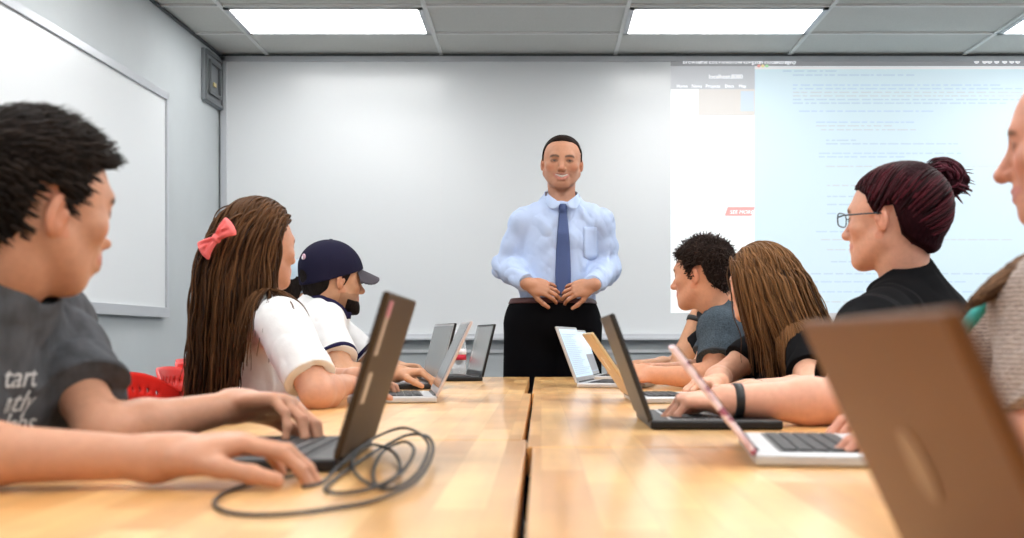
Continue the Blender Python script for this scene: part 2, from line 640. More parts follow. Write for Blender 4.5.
rows = [(72, 782, 830), (76, 792, 905)] + [(86 + 3.6 * k, 792, 1020 if 1 <= k <= 4 else 1000) for k in range(6)] + \
       [(112, 798, 925), (123, 815, 905), (126.6, 815, 890), (130.5, 820, 910), (141, 825, 850), (144.5, 825, 955), (154, 818, 960), (157.5, 818, 905), (167, 825, 1000), (186, 826, 900), (197, 826, 880), (205, 826, 870),
        (214, 826, 905), (232, 815, 880), (240, 820, 1000), (250, 826, 900), (262, 830, 870), (274, 800, 1010), (282, 800, 960), (292, 800, 980), (302, 800, 900)]
for k, (py, xa, xb) in enumerate(rows):
    x = xa
    q = bmesh.new()
    while x < xb:
        ln = rr.uniform(3, 12)
        box(q, (xx(min(x + ln / 2, 1020)) - 2.3, -.0080, zz(py) - 1.08), (ln * YB / FPX, .0010, .0085))
        x += ln + rr.uniform(1.2, 3)
    fin('code_line', q, mcode[k // 2 % 3], t)

# ================================================================== tables
m_wood = wood_mat()
m_steel = mat('table_leg_steel', (.12, .12, .13), rough=.45, metal=.6)


def table(x0, x1, y0, y1, lab):
    t = thing('work_table', lab, 'table', ((x0 + x1) / 2, (y0 + y1) / 2, 0), 0, 'butcher block work tables')
    W, L = x1 - x0, y1 - y0
    bx('tabletop', (0, 0, TT - .022), (W, L, .044), m_wood, t, .0025)
    bm = bmesh.new()
    for a in (-1, 1):
        box(bm, (a * (W / 2 - .05), 0, TT - .085), (.025, L - .1, .08))
        box(bm, (0, a * (L / 2 - .05), TT - .085), (W - .1, .025, .08))
    fin('apron', bm, m_steel, t)
    for a in (-1, 1):
        for b in (-1, 1):
            bm = bmesh.new()
            box(bm, (a * (W / 2 - .05), b * (L / 2 - .05), (TT - .044) / 2), (.05, .05, TT - .044), .004)
            box(bm, (a * (W / 2 - .05), b * (L / 2 - .05), .01), (.07, .07, .02), .003)
            fin('leg', bm, m_steel, t)


table(-.62, -.0228, .22, 1.82, 'maple butcher block table nearest on the left, under the tangled black cable')
table(-.63, -.030, 1.826, 3.405, 'maple butcher block table in front of the person with the coral bow')
table(-.65, -.050, 3.411, 4.93, 'maple butcher block table at far left before the person in the navy cap')
table(-.0125, .60, .10, 1.698, 'maple butcher block table nearest the camera on the right, under the pink edged laptop')
table(-.021, .60, 1.704, 3.405, 'maple butcher block table on the right under the black and the gold laptops')
table(-.027, .60, 3.411, 4.93, 'maple butcher block table at far right under two lit laptop screens')

# ================================================================== chairs
m_red = mat('red_plastic', (.72, .025, .018), rough=.33, spec=.5)
m_chrome = mat('chair_chrome', (.6, .6, .62), rough=.2, metal=1)


def make_chair():
    t = thing('stacking_chair', 'x', 'chair', (0, 0, 0), 0, 'red stacking chairs')
    nu, nv = 45, 29

    def back(u, v):
        y = u * (.235 - .02 * v)
        zt = .825 - .055 * abs(u) ** 3.2
        z = .50 + (zt - .50) * v
        x = -.205 - .05 * v + .075 * u * u
        return (x, y, z)

    def seat(u, v):
        y = u * (.215 + .01 * v)
        x = -.21 + .43 * v
        z = .452 + .018 * u * u - .03 * max(0, v - .82) / .18 + .02 * max(0, .12 - v) / .12
        return (x, y, z)
    for nm, fn, holes in (('backrest', back, True), ('seat', seat, False)):
        bm = bmesh.new()
        V = [[bm.verts.new(fn(2 * i / (nu - 1) - 1, j / (nv - 1))) for j in range(nv)] for i in range(nu)]
        for i in range(nu - 1):
            for j in range(nv - 1):
                if holes and 5 < i < nu - 7 and 5 < j < nv - 3 and i % 3 == 0 and j % 3 == 0:
                    continue
                bm.faces.new((V[i][j], V[i + 1][j], V[i + 1][j + 1], V[i][j + 1]))
        o = fin(nm, bm, m_red, t, True)
        md = o.modifiers.new('thick', 'SOLIDIFY'); md.thickness = .007
    for s in (-1, 1):
        for f in (-1, 1):
            bm = bmesh.new()
            tube(bm, [(f * .13, s * .16, .44), (f * .19, s * .215, .42), (f * .215, s * .225, .2), (f * .23, s * .23, .005)], .011, 8)
            fin('leg', bm, m_chrome, t, True)
        bm = bmesh.new()
        tube(bm, [(-.16, s * .16, .445), (-.235, s * .15, .47), (-.245, s * .14, .54), (-.25, s * .135, .62)], .009, 8)
        fin('back_support', bm, m_chrome, t, True)
    return t


def dup(root, loc, rz, label):
    r = root.copy(); COL.objects.link(r)
    r.location = loc; r.rotation_euler = (0, 0, rz); r['label'] = label
    for ch in root.children:
        c = ch.copy(); COL.objects.link(c); c.parent = r
        c.matrix_parent_inverse = ch.matrix_parent_inverse
    return r


chair = make_chair()
chair.location = (-.72, 2.62, 0); chair['label'] = 'empty red perforated chair between the grey lettered t-shirt and the coral bow'
CH = [(-.80, 3.17, 0, 'red plastic chair under the person with the coral bow'),
      (-.97, 1.50, 0, 'red plastic chair under the person in the grey lettered t-shirt'),
      (-.99, 3.92, 0, 'red plastic chair under the person in the navy cap'),
      (-1.18, 4.52, 0, 'red plastic chair under the person in the pale blue grey cap'),
      (.92, 1.66, 180, 'red plastic chair under the person in the taupe knitted top'),
      (.98, 2.60, 160, 'red plastic chair under the person in the black top and eyeglasses'),
      (.93, 3.44, 180, 'red plastic chair under the person in the black t-shirt leaning forward'),
      (.86, 3.98, 175, 'red plastic chair under the person in the slate t-shirt'),
      (.95, 4.62, 180, 'red plastic chair at the far right end of the table')]
for x, y, a, lab in CH:
    dup(chair, (x, y, 0), math.radians(a), lab)

# ================================================================== laptops
m_silver = mat('laptop_silver', (.55, .56, .58), rough=.35, metal=.5)
m_keys = mat('laptop_keys', (.018, .018, .02), rough=.5)
m_pad = mat('laptop_touchpad', (.42, .43, .45), rough=.3, metal=.3)
m_blk = mat('laptop_black', (.012, .012, .013), rough=.4, spec=.3)
m_scr = mat('screen_off', (.012, .013, .015), rough=.12, spec=.6)


def laptop(lab, N, Fp, lean, zt, depth, m_base, m_deck, m_lid, m_edge=None, screen=None, logo=None, keys=None, group='open laptops on the tables', extra=None, tb=.016, lt=.008):
    """N, Fp: near and far hinge ends (x, y); the base runs to the user's side, the lid leans LEAN the other way and rises to ZT over the table"""
    N = np.array(N, float); Fp = np.array(Fp, float)
    wd = np.linalg.norm(Fp - N)
    yv = (Fp - N) / wd
    s = 1 if lean < 0 else -1                     # users on the right: base to +x, lid leans to -x
    xv = np.array([yv[1], -yv[0]]) * s
    mid = (N + Fp) / 2
    rz = math.atan2(xv[1], xv[0])
    t = thing('laptop', lab, 'laptop', (mid[0], mid[1], TT), rz, group)
    # local frame: +x to the user, y along the hinge
    bm = bmesh.new(); box(bm, (depth / 2, 0, tb / 2 + .001), (depth, wd, tb), .004)
    fin('base', bm, m_base, t)
    bx('keyboard_deck', (depth * .40, 0, tb + .0012), (depth * .5, wd * .86, .0012), m_deck, t)
    bm = bmesh.new()
    kx, ky = depth * .46 / 5, wd * .82 / 14
    for i in range(5):
        for j in range(14):
            box(bm, (depth * .17 + kx * (i + .5), -wd * .41 + ky * (j + .5), tb + .0028), (kx * .82, ky * .84, .0022))
    fin('keyboard', bm, keys or m_keys, t)
    bx('touchpad', (depth * .83, 0, tb + .0013), (depth * .26, wd * .3, .0012), m_pad if m_base is not m_blk else m_scr, t, .0004)
    bm = bmesh.new(); tube(bm, [(0.002, -wd * .4, tb), (0.002, wd * .4, tb)], .006, 8)
    fin('hinge', bm, m_blk, t)
    # lid: a slab rising from the hinge
    dz = zt - tb; ln = math.hypot(lean, dz)
    ang = math.atan2(-abs(lean), dz)
    # local lid frame: z along lid, x = screen side
    ML_ = Matrix.Translation((0, 0, tb)) @ Matrix.Rotation(ang, 4, 'Y')
    lid = bmesh.new(); box(lid, (0, 0, ln / 2), (lt, wd, ln), .0028, ML_)
    L = fin('lid', lid, m_lid, t)
    bx('bezel', (lt / 2 + .0004, 0, ln / 2 + .002), (.0012, wd * .975, ln * .955), m_blk if m_edge is None else m_edge, L, M=ML_)
    if screen is None:
        bx('screen', (lt / 2 + .0012, 0, ln / 2 + .006), (.001, wd * .93, ln * .85), m_scr, L, M=ML_)
    else:
        screen(L, ML_, wd, ln, lt)
    if logo:
        bm = bmesh.new()
        lathe(bm, [(.0005, 0), (.020, 0), (.020, .0012), (.0005, .0012)], 20)
        for v in bm.verts:
            v.co = ML_ @ Vector((-lt / 2 - v.co.z, v.co.x * 1.0, ln * .52 + v.co.y * 1.05))
        bl = fin('logo', bm, logo, L)
    if extra:
        extra(L, ML_, wd, ln, lt)
    return t


def lit_screen(kind):
    def f(L, M, wd, ln, lt):
        pale = mat('screen_pale_blue', (.4, .5, .6), rough=.15, emit=(.50, .66, .86), estr=.62)
        if kind == 'code':
            bx('screen', (lt / 2 + .0012, 0, ln / 2 + .004), (.001, wd * .93, ln * .86), pale, L, M=M)
            bm = bmesh.new()
            r = random.Random(3)
            for i in range(22):
                z = ln * (.14 + .034 * i); y = -wd * .42
                while y < wd * r.uniform(0, .4):
                    k = r.uniform(.01, .05)
                    box(bm, (lt / 2 + .0022, y + k / 2, z), (.0006, k, ln * .012), 0, M)
                    y += k + .008
            fin('screen_text', bm, mat('screen_text_grey', (.2, .25, .3), emit=(.36, .46, .6), estr=.45), L)
        elif kind == 'window':
            bx('screen', (lt / 2 + .0012, 0, ln / 2 + .004), (.001, wd * .93, ln * .86), pale, L, M=M)
            bx('screen_window', (lt / 2 + .0022, .0, ln * .28), (.0006, wd * .9, ln * .36), mat('screen_grey', (.2, .2, .22), emit=(.26, .27, .30), estr=.5), L, M=M)
        else:
            bx('screen', (lt / 2 + .0012, 0, ln / 2 + .006), (.001, wd * .93, ln * .85), mat('screen_matt_grey', (.16, .17, .17), rough=.2, emit=(.2, .21, .21), estr=.35), L, M=M)
    return f


m_brz = mat('bronze_lid', (.155, .060, .017), rough=.5, metal=.35, spec=.3)
m_brz2 = mat('dark_bronze_lid', (.055, .034, .018), rough=.55, metal=.15, spec=.2)
m_gold = mat('gold_lid', (.62, .45, .24), rough=.4, metal=.5)
m_gunm = mat('gunmetal_lid', (.040, .038, .036), rough=.4, metal=.35, spec=.3)
m_deckd = mat('deck_dark', (.03, .03, .033), rough=.45)
m_grey_edge = mat('grey_bezel', (.35, .36, .38), rough=.4)

# pink patterned case
m_pink = mat('pink_patterned_case', (.62, .40, .45), rough=.45)
nt = m_pink.node_tree
vo = nt.nodes.new('ShaderNodeTexVoronoi'); vo.inputs['Scale'].default_value = 70
tcn = nt.nodes.new('ShaderNodeTexCoord'); nt.links.new(tcn.outputs['Object'], vo.inputs['Vector'])
cr = nt.nodes.new('ShaderNodeValToRGB'); cr.color_ramp.elements[0].color = (.35, .10, .16, 1); cr.color_ramp.elements[1].color = (.85, .68, .72, 1)
cr.color_ramp.elements[0].position = .15; cr.color_ramp.elements[1].position = .55
sp = nt.nodes.new('ShaderNodeSeparateColor'); nt.links.new(vo.outputs['Color'], sp.inputs['Color'])
nt.links.new(sp.outputs['Red'], cr.inputs['Fac']); nt.links.new(cr.outputs['Color'], nt.nodes['Principled BSDF'].inputs['Base Color'])


def sticker_glints(L, M, wd, ln, lt):  # pink sticker, plus tan patches that paint glints along the lid edge
    r = random.Random(2)
    for (y, z, a, b, c) in ((.125, .90, .030, .022, (.55, .22, .28)), (.128, .74, .022, .05, (.55, .45, .36)), (.118, .42, .03, .04, (.50, .40, .30))):
        bx('sticker_glint', (-lt / 2 - .0005, y * wd / .33, ln * z), (.0008, a, b), mat('sticker_glint_%d' % int(z * 100), c, rough=.4), L, .0003, M)


LAP = {}
LAP['L1'] = laptop('large open black laptop with dark bronze lid under the hands of the grey lettered t-shirt', (-.247, 1.37), (-.251, 1.70), .062, .219, .235, m_blk, m_deckd, m_brz2, extra=sticker_glints)
LAP['L2'] = laptop('slim silver laptop seen edge on between the coral bowed person\'s arm and the table middle', (-.264, 2.89), (-.31, 3.21), .089, .208, .225, m_silver, m_deckd, mat('rose_silver_lid', (.60, .50, .46), rough=.35, metal=.5), m_edge=m_grey_edge, lt=.007)
LAP['L3'] = laptop('silver keyed dark laptop under the hands of the person in the navy cap', (-.325, 3.70), (-.42, 4.02), .05, .215, .235, m_blk, m_silver, m_blk, m_edge=m_grey_edge, screen=lit_screen('grey'), keys=mat('silver_keys', (.5, .5, .52), rough=.4))
LAP['L4'] = laptop('black laptop with grey screen turned toward the camera at the far left table end', (-.226, 4.42), (-.31, 4.76), .05, .222, .235, m_blk, m_deckd, m_blk, screen=lit_screen('grey'))
LAP['R1'] = laptop('silver laptop with pale blue screen of text, nearest the standing person\'s legs', (.118, 3.80), (.193, 4.14), -.071, .205, .23, m_silver, m_deckd, m_silver, m_edge=m_grey_edge, screen=lit_screen('code'))
LAP['R2'] = laptop('laptop behind the pale text screen, showing a grey block on its screen', (.195, 4.52), (.245, 4.83), -.063, .20, .22, m_silver, m_deckd, m_silver, m_edge=m_grey_edge, screen=lit_screen('window'))
LAP['R3'] = laptop('thin gold laptop with a pale round emblem on its tilted lid', (.238, 2.85), (.228, 3.15), -.112, .178, .212, m_silver, m_deckd, m_gold, logo=mat('pale_emblem', (.85, .80, .68), rough=.3), m_edge=m_blk, lt=.009)
LAP['R4'] = laptop('open silver decked black laptop under the hand wearing the black wristband', (.195, 2.02), (.196, 2.35), -.07, .207, .235, m_blk, m_silver, m_gunm, lt=.009)
LAP['R5'] = laptop('silver laptop with pink patterned lid seen edge on, near right', (.27, 1.435), (.305, 1.765), -.105, .152, .22, m_silver, m_deckd, m_pink, m_edge=m_blk, lt=.009)
LAP['R6'] = laptop('large bronze laptop lid filling the lower right corner', (.228, .428), (.245, .745), -.072, .172, .23, m_silver, m_deckd, m_brz, logo=mat('bronze_emblem', (.20, .09, .035), rough=.4, metal=.4), m_edge=m_blk, lt=.007)

# black cable heaped behind the near left laptop
cab = [(300, 478, 4), (262, 484, 3), (228, 494, 3), (214, 506, 3), (230, 516, 3), (275, 518, 3), (330, 512, 3), (380, 503, 4), (418, 488, 10), (433, 466, 18), (428, 452, 22), (408, 447, 18), (384, 452, 8), (358, 466, 5), (336, 482, 4),
       (325, 493, 4), (340, 497, 4), (372, 494, 6), (402, 484, 14), (414, 468, 22), (404, 456, 20), (384, 458, 10), (374, 472, 5), (376, 488, 4), (394, 493, 5), (420, 480, 12), (428, 462, 26), (404, 448, 30), (372, 452, 18), (352, 468, 8),
       (362, 484, 5), (384, 490, 5), (400, 474, 6), (392, 460, 12), (366, 460, 20), (338, 474, 8), (322, 486, 4), (300, 490, 3)]
pts = []
for px, py, h in cab:
    Y = (HC - TT) * FPX / (py - CY)
    p = w(px, py, Y); pts.append(Vector((p[0], p[1], TT + h * .001)))
sm = []
for i in range(len(pts) - 1):
    p0, p1, p2, p3 = pts[max(i - 1, 0)], pts[i], pts[i + 1], pts[min(i + 2, len(pts) - 1)]
    for k in range(6):
        u = k / 6
        sm.append(.5 * ((2 * p1) + (p2 - p0) * u + (2 * p0 - 5 * p1 + 4 * p2 - p3) * u * u + (3 * p1 - p0 - 3 * p2 + p3) * u ** 3))
bm = bmesh.new(); tube(bm, sm, .0022, 7)
tag(fin('charging_cable', bm, mat('cable_black', (.015, .015, .016), rough=.5), None, True), 'tangled thin black cable lying on the table behind the near left laptop', 'cable')

# water bottle
b = w(459, 375, 4.86)
t = thing('water_bottle', 'clear plastic water bottle with red and white label beside the black laptop', 'bottle', (b[0], 4.86, TT))
bm = bmesh.new()
lathe(bm, [(.001, .001), (.028, .001), (.031, .006), (.031, .03), (.029, .035), (.031, .04), (.031, .13), (.029, .145), (.020, .165), (.013, .178), (.013, .19), (.001, .19)], 28)
fin('bottle_body', bm, mat('clear_plastic', (.93, .96, .98), rough=.08, trans=.85, ior=1.2), t, True)
bm = bmesh.new(); lathe(bm, [(.0312, .075), (.0316, .0752), (.0316, .098), (.0312, .0982)], 28)
fin('label_band', bm, mat('label_red', (.55, .02, .05), rough=.4), t, True)
bm = bmesh.new(); lathe(bm, [(.0312, .0984), (.0316, .0986), (.0316, .122), (.0312, .1222)], 28)
fin('label_band', bm, mat('label_white', (.8, .8, .85), rough=.4), t, True)
bm = bmesh.new(); lathe(bm, [(.001, .182), (.0145, .182), (.0145, .199), (.013, .2), (.001, .2)], 20)
fin('cap', bm, mat('cap_white', (.85, .85, .88), rough=.4), t, True)

# ================================================================== light, camera
wd_ = bpy.data.worlds.new('World'); SC.world = wd_
wd_.use_nodes = True
wd_.node_tree.nodes['Background'].inputs['Color'].default_value = (.8, .85, .9, 1)
wd_.node_tree.nodes['Background'].inputs['Strength'].default_value = .3
cd = bpy.data.cameras.new('camera')
cam = bpy.data.objects.new('camera', cd); COL.objects.link(cam)
cam.location = (0, 0, HC); cam.rotation_euler = (math.pi / 2, 0, 0)
cd.sensor_width = 36; cd.lens = 36 * FPX / 1024
cd.shift_x = -(CX - 512) / 1024; cd.shift_y = (CY - 269) / 1024
cd.clip_start = .02
cd.dof.use_dof = True; cd.dof.focus_distance = 4.2; cd.dof.aperture_fstop = 4.8
SC.camera = cam
SC.view_settings.view_transform = 'Standard'
SC.view_settings.look = 'None'
SC.view_settings.exposure = 0.0
SC.view_settings.gamma = 1
SC.view_settings.use_curve_mapping = False
SC.cycles.use_denoising = True
SC.cycles.max_bounces = 8
# ================================================================== people
A3 = np.array


def unit(v):
    return nrm(v)


def frame(yaw, pitch=0.0, roll=0.0):
    """columns left, forward, up; yaw in degrees clockwise from +Y seen from above, pitch > 0 looks up, roll > 0 tilts to the person's left"""
    y, p, r = math.radians(yaw), math.radians(pitch), math.radians(roll)
    F = A3([math.sin(y) * math.cos(p), math.cos(y) * math.cos(p), math.sin(p)])
    L = A3([-math.cos(y), math.sin(y), 0.0])
    U = np.cross(L, F)
    U = -U if U[2] < 0 else U
    L2 = L * math.cos(r) - U * math.sin(r)
    U2 = U * math.cos(r) + L * math.sin(r)
    return np.stack([L2, F, U2], 1)


class Head:
    def __init__(s, c, yaw, pitch=0, roll=0, sc=1.0, wid=1.0, nose=1.0, jaw=1.0, smile=.5, open_mouth=False, ears=True, eyes=True, chin=0.0, eary=0.0):
        s.chin, s.eary = chin, eary
        s.c = A3(c, float); s.R = frame(yaw, pitch, roll); s.sc = sc
        s.wid, s.nose, s.jaw, s.smile, s.open, s.ears, s.eyes = wid, nose, jaw, smile, open_mouth, ears, eyes

    def p(s, l, f, u):
        return s.c + s.R @ (A3([l * s.wid, f, u]) * s.sc)

    def local(s, P):
        q = ((P - s.c.astype(np.float32)) @ s.R.astype(np.float32)) / s.sc
        q[..., 0] /= s.wid
        return q

    def el(s, c, r, k=.02, sub=False, rot=None):
        R = s.R if rot is None else s.R @ rot
        return EL(s.p(*c), A3([r[0] * s.wid, r[1], r[2]]) * s.sc, R, k * s.sc, sub)

    def rc(s, a, b, ra, rb, k=.02, sub=False):
        return RC(s.p(*a), s.p(*b), ra * s.sc, rb * s.sc, k * s.sc, sub)

    def skull(s):
        return [s.el((0, -.014, .032), (.077, .096, .086), .02),
                s.el((0, .022, .0), (.067, .071, .082), .03),
                s.el((0, -.045, -.02), (.062, .055, .06), .03),
                s.rc((0, -.015, -.03), (0, -.028, -.085), .055, .052, .03)]

    def ops(s):
        j, sm = s.jaw, s.smile
        o = s.skull()
        o += [s.el((0, .037 - s.chin * .5, -.055), (.052 * j, .053, .060), .025)]
        for a in (-1, 1):
            o += [s.rc((a * .052 * j, -.002, -.050), (a * .018, .066 - s.chin, -.098), .019, .016, .025),
                  s.el((a * .043, .056, -.026 + .003 * sm), (.022, .022, .019), .02)]
        o += [s.el((0, .072 - s.chin, -.099), (.021 * j, .019, .018), .02),
              s.rc((-.034, .078, .019), (.034, .078, .019), .011, .011, .018)]
        for a in (-1, 1):
            o.append(s.el((a * .032, .101, -.001), (.018, .017, .0125), .012, True))
            o.append(s.el((a * .032, .0745, -.001), (.0148, .0148, .0135), .005))
        n = s.nose
        o += [s.rc((0, .084, .010), (0, .095 + .016 * n, -.034), .0085, .0115, .012),
              s.el((0, .094 + .018 * n, -.036), (.0125, .0115, .010), .006),
              s.el((-.0125, .096, -.039), (.0085, .011, .0085), .006), s.el((.0125, .096, -.039), (.0085, .011, .0085), .006)]
        # mouth: muzzle, lips, the line between them
        o.append(s.el((0, .074, -.066), (.030, .023, .024), .015))
        w_ = .022 + .006 * sm; cu = .006 * sm
        if s.open:
            for a in (-1, 1):
                o += [s.rc((a * .031, .080, -.056), (a * .010, .0955, -.0605), .003, .0045, .005), s.rc((a * .010, .0955, -.0605), (0, .0965, -.0605), .0045, .0045, .005),
                      s.rc((a * .031, .080, -.058), (a * .012, .0915, -.081), .003, .0058, .005), s.rc((a * .012, .0915, -.081), (0, .093, -.0825), .0058, .0058, .005)]
            for a in (-1, 1):
                o.append(s.rc((a * .023, .093, -.0615), (0, .107, -.0715), .0062, .0092, .002, True))
        else:
            o += [s.rc((-w_, .083, -.067 + cu), (0, .0945, -.0632), .003, .0058, .006), s.rc((w_, .083, -.067 + cu), (0, .0945, -.0632), .003, .0058, .006),
                  s.rc((-w_, .083, -.068 + cu), (0, .0925, -.0735), .003, .0066, .006), s.rc((w_, .083, -.068 + cu), (0, .0925, -.0735), .003, .0066, .006),
                  s.rc((-w_ * 1.05, .092, -.067 + cu), (0, .1035, -.0682), .0018, .002, .004, True), s.rc((w_ * 1.05, .092, -.067 + cu), (0, .1035, -.0682), .0018, .002, .004, True)]
        for a in (-1, 1):   # smile creases
            o.append(s.rc((a * .020, .097, -.040), (a * .037, .083, -.068), .002, .003, .012, True))
        if s.eyes:
            for a in (-1, 1):
                o.append(s.el((a * .032, .0925, -.001), (.0125, .009, .0042), .003, True))
        if s.ears:
            for a in (-1, 1):
                t = math.radians(14); z = math.radians(22 * a)
                rot = np.array([[math.cos(z), -math.sin(z), 0], [math.sin(z), math.cos(z), 0], [0, 0, 1]]) @ np.array([[1, 0, 0], [0, math.cos(t), math.sin(t)], [0, -math.sin(t), math.cos(t)]])
                o += [s.el((a * .079, -.012, -.008 + s.eary), (.0085, .018, .031), .007, False, rot),
                      s.el((a * .090, -.006, -.006 + s.eary), (.008, .010, .019), .004, True, rot),
                      s.el((a * .080, -.001, -.009 + s.eary), (.006, .006, .009), .004)]
        return o

    def color(s, V, skin, lip, brow, extra=None):
        q = s.local(V.astype(np.float32))
        c = np.tile(A3(skin, np.float32), (len(V), 1))
        near = np.linalg.norm(q, axis=1) < .17

        def blend(mask, col, amt):
            m = (np.clip(mask, 0, 1) * amt * near)[:, None]
            c[:] = c * (1 - m) + A3(col, np.float32) * m
        l, f, u = q[:, 0], q[:, 1], q[:, 2]
        red = A3(skin) * A3([1.0, .80, .75])
        for a in (-1, 1):
            blend(1 - np.sqrt(((l - a * .045) / .028) ** 2 + ((f - .07) / .04) ** 2 + ((u + .032) / .024) ** 2), red, 1.0)
            blend((np.abs(l) > .074) * (np.abs(u + .008) < .045) * (np.abs(f + .01) < .03) * 1.0, red, .5)
        blend(1.2 - np.sqrt((l / .018) ** 2 + ((f - .108) / .02) ** 2 + ((u + .036) / .016) ** 2), red, .7)
        w_ = .026 + .006 * s.smile
        cu = (.012 if s.open else .006) * s.smile * (l / w_) ** 2 - (.005 if s.open else 0)
        blend((1.25 - np.sqrt((l / w_) ** 2 + ((u + .068 - cu) / (.0135 if s.open else .0105)) ** 2)) * 3 * (f > .078), lip, .75)
        for a in (-1, 1):
            t = (np.abs(l - a * .031) / .021)
            blend(np.clip(1 - t ** 4, 0, 1) * np.clip(1 - np.abs(u - .0205 + .006 * (t ** 2)) / .0062, 0, 1) * 2.5 * (f > .05), brow, .9)
            if s.eyes:
                blend((1.35 - np.sqrt(((l - a * .032) / .014) ** 2 + ((u + .001) / .0065) ** 2)) * 2.5 * (f > .06), A3(brow) * .6 + A3(skin) * .12, .75)
        if extra is not None:
            extra(q, blend)
        return c

    def children(s, root, iris=(.10, .06, .03)):
        """eyeballs as children of the person"""
        off = np.array(root.location)
        if s.eyes:
            for a in (-1, 1):
                bm = bmesh.new()
                bmesh.ops.create_uvsphere(bm, u_segments=20, v_segments=14, radius=.0128 * s.sc)
                cen = s.p(a * .032, .0735, -.001)
                fw = Vector(s.R @ A3([0.0, 1, 0]))
                m4 = Matrix.Translation(Vector(cen - off)) @ fw.to_track_quat('Z', 'Y').to_matrix().to_4x4()
                zs = [v.co.z / (.0128 * s.sc) for v in bm.verts]
                me = bpy.data.meshes.new('eye')
                for f in bm.faces: f.smooth = True
                bm.to_mesh(me); bm.free()
                at = me.color_attributes.new('Col', 'FLOAT_COLOR', 'POINT')
                for i, z in enumerate(zs):
                    at.data[i].color = (.01, .01, .01, 1) if z > .965 else ((*iris, 1) if z > .86 else (.78, .76, .74, 1))
                me.transform(m4)
                me.materials.append(mat('eyeball', attr=True, rough=.15))
                link('eye', me, root)
        if s.open:
            solid('teeth', [s.rc((-.023, .081, -.0605), (0, .0925, -.0690), .0052, .0068, .002), s.rc((.023, .081, -.0605), (0, .0925, -.0690), .0052, .0068, .002)], .002, mat('teeth', (.58, .54, .49), rough=.25), root)


def hairline(front=.078, temple=.052, side=-.02, over=.022, behind=-.04, nape=-.075):
    xs = A3([0, 35, 58, 76, 84, 92, 108, 122, 140, 180.])
    ys = A3([front, front - .004, temple, side + .006, side, over, over + .002, behind, (behind + nape) / 2, nape])

    def g(q):
        ph = np.degrees(np.arctan2(np.abs(q[..., 0]), q[..., 1] + .012))
        return q[..., 2] - np.interp(ph, xs, ys).astype(np.float32)
    return g


def hair_cap(name, H, g, thick, m, root, col, vox=.003, bumps=(.003, 60), seed=1, extra_ops=(), kcut=.008):
    """a hair volume over the skull; THICK(q) gives its depth in head units"""
    ops = H.skull() + list(extra_ops)

    def post(P, d):
        q = H.local(P)
        t = thick(q) * H.sc
        d = d - t
        if bumps:
            d = d + bumps[0] * wav(P, bumps[1], seed)
        return smax(d, -g(q) * H.sc, kcut)

    def cf(V):
        n = .5 + .5 * wav(V.astype(np.float32), 90, seed + 5)
        return A3(col)[None] * (.75 + .5 * n)[:, None]
    return solid(name, ops, vox, m, root, post, cf, infl=.06)


def grad(ops, P, post=None, e=.003):
    d0 = sdf(ops, P, post)
    g = np.stack([sdf(ops, P + A3(v, np.float32) * e, post) - d0 for v in np.eye(3)], -1)
    return d0, g / np.maximum(1e-6, np.linalg.norm(g, axis=-1, keepdims=True))


def strands(name, root, m, P0, D0, ops, cols, steps=30, seg=.011, grav=.25, margin=.006, rad=.0022, jit=.03, seed=3, post=None, taper=.25, spread=.012, lens=None, pull=None):
    r = np.random.default_rng(seed)
    N = len(P0)
    P = P0.astype(np.float32).copy(); D = D0.astype(np.float32).copy()
    mg = (margin + spread * r.random(N) ** 1.3).astype(np.float32)
    path = [P.copy()]; nrml = []
    lens = np.full(N, steps) if lens is None else lens
    wob = r.normal(size=(N, 3)).astype(np.float32)
    for i in range(steps):
        D = D * (1 - grav) + A3([0, 0, -1], np.float32) * grav + wob * jit * math.sin(i * .5 + 1)
        if pull is not None:
            D = D + pull(P, i)
        D /= np.linalg.norm(D, axis=1, keepdims=True)
        go = (i < lens)[:, None]
        P = P + D * seg * go
        d, n = grad(ops, P, post)
        push = np.clip(mg - d, 0, .02)[:, None]
        P = P + n * push * go
        into = np.minimum((D * n).sum(1), 0)[:, None] * (d < mg + .004)[:, None]
        D = D - n * into * .9
        path.append(P.copy()); nrml.append(n)
    Q = np.stack(path, 1)                       # N, S, 3
    S = Q.shape[1]
    T = np.gradient(Q, axis=1); T /= np.maximum(1e-6, np.linalg.norm(T, axis=2, keepdims=True))
    nn = np.stack([nrml[0]] + nrml, 1)
    side = np.cross(T, nn); side /= np.maximum(1e-6, np.linalg.norm(side, axis=2, keepdims=True))
    up = np.cross(side, T)
    u = np.linspace(0, 1, S)[None, :, None]
    frac = np.clip(np.arange(S)[None, :] / np.maximum(1, lens)[:, None], 0, 1)[..., None]
    rr_ = rad * (r.uniform(.6, 1.35, N))[:, None, None] * (1 - (1 - taper) * frac ** 3)
    K = 4
    ring = []
    for k in range(K):
        a = 2 * math.pi * k / K
        ring.append(Q + side * math.cos(a) * rr_ * 1.7 + up * math.sin(a) * rr_ * .75)
    V = np.stack(ring, 2)                       # N, S, K, 3
    idx = np.arange(N * S * K).reshape(N, S, K)
    a = idx[:, :-1, :]; b = idx[:, 1:, :]
    F = np.stack([a, np.roll(a, -1, 2), np.roll(b, -1, 2), b], -1).reshape(-1, 4)
    C = np.repeat(cols[:, None, :], S * K, 1).reshape(-1, 3)
    off = np.array(root.location) if root is not None else 0
    return mesh_np(name, V.reshape(-1, 3) - off, F, m, root, C)


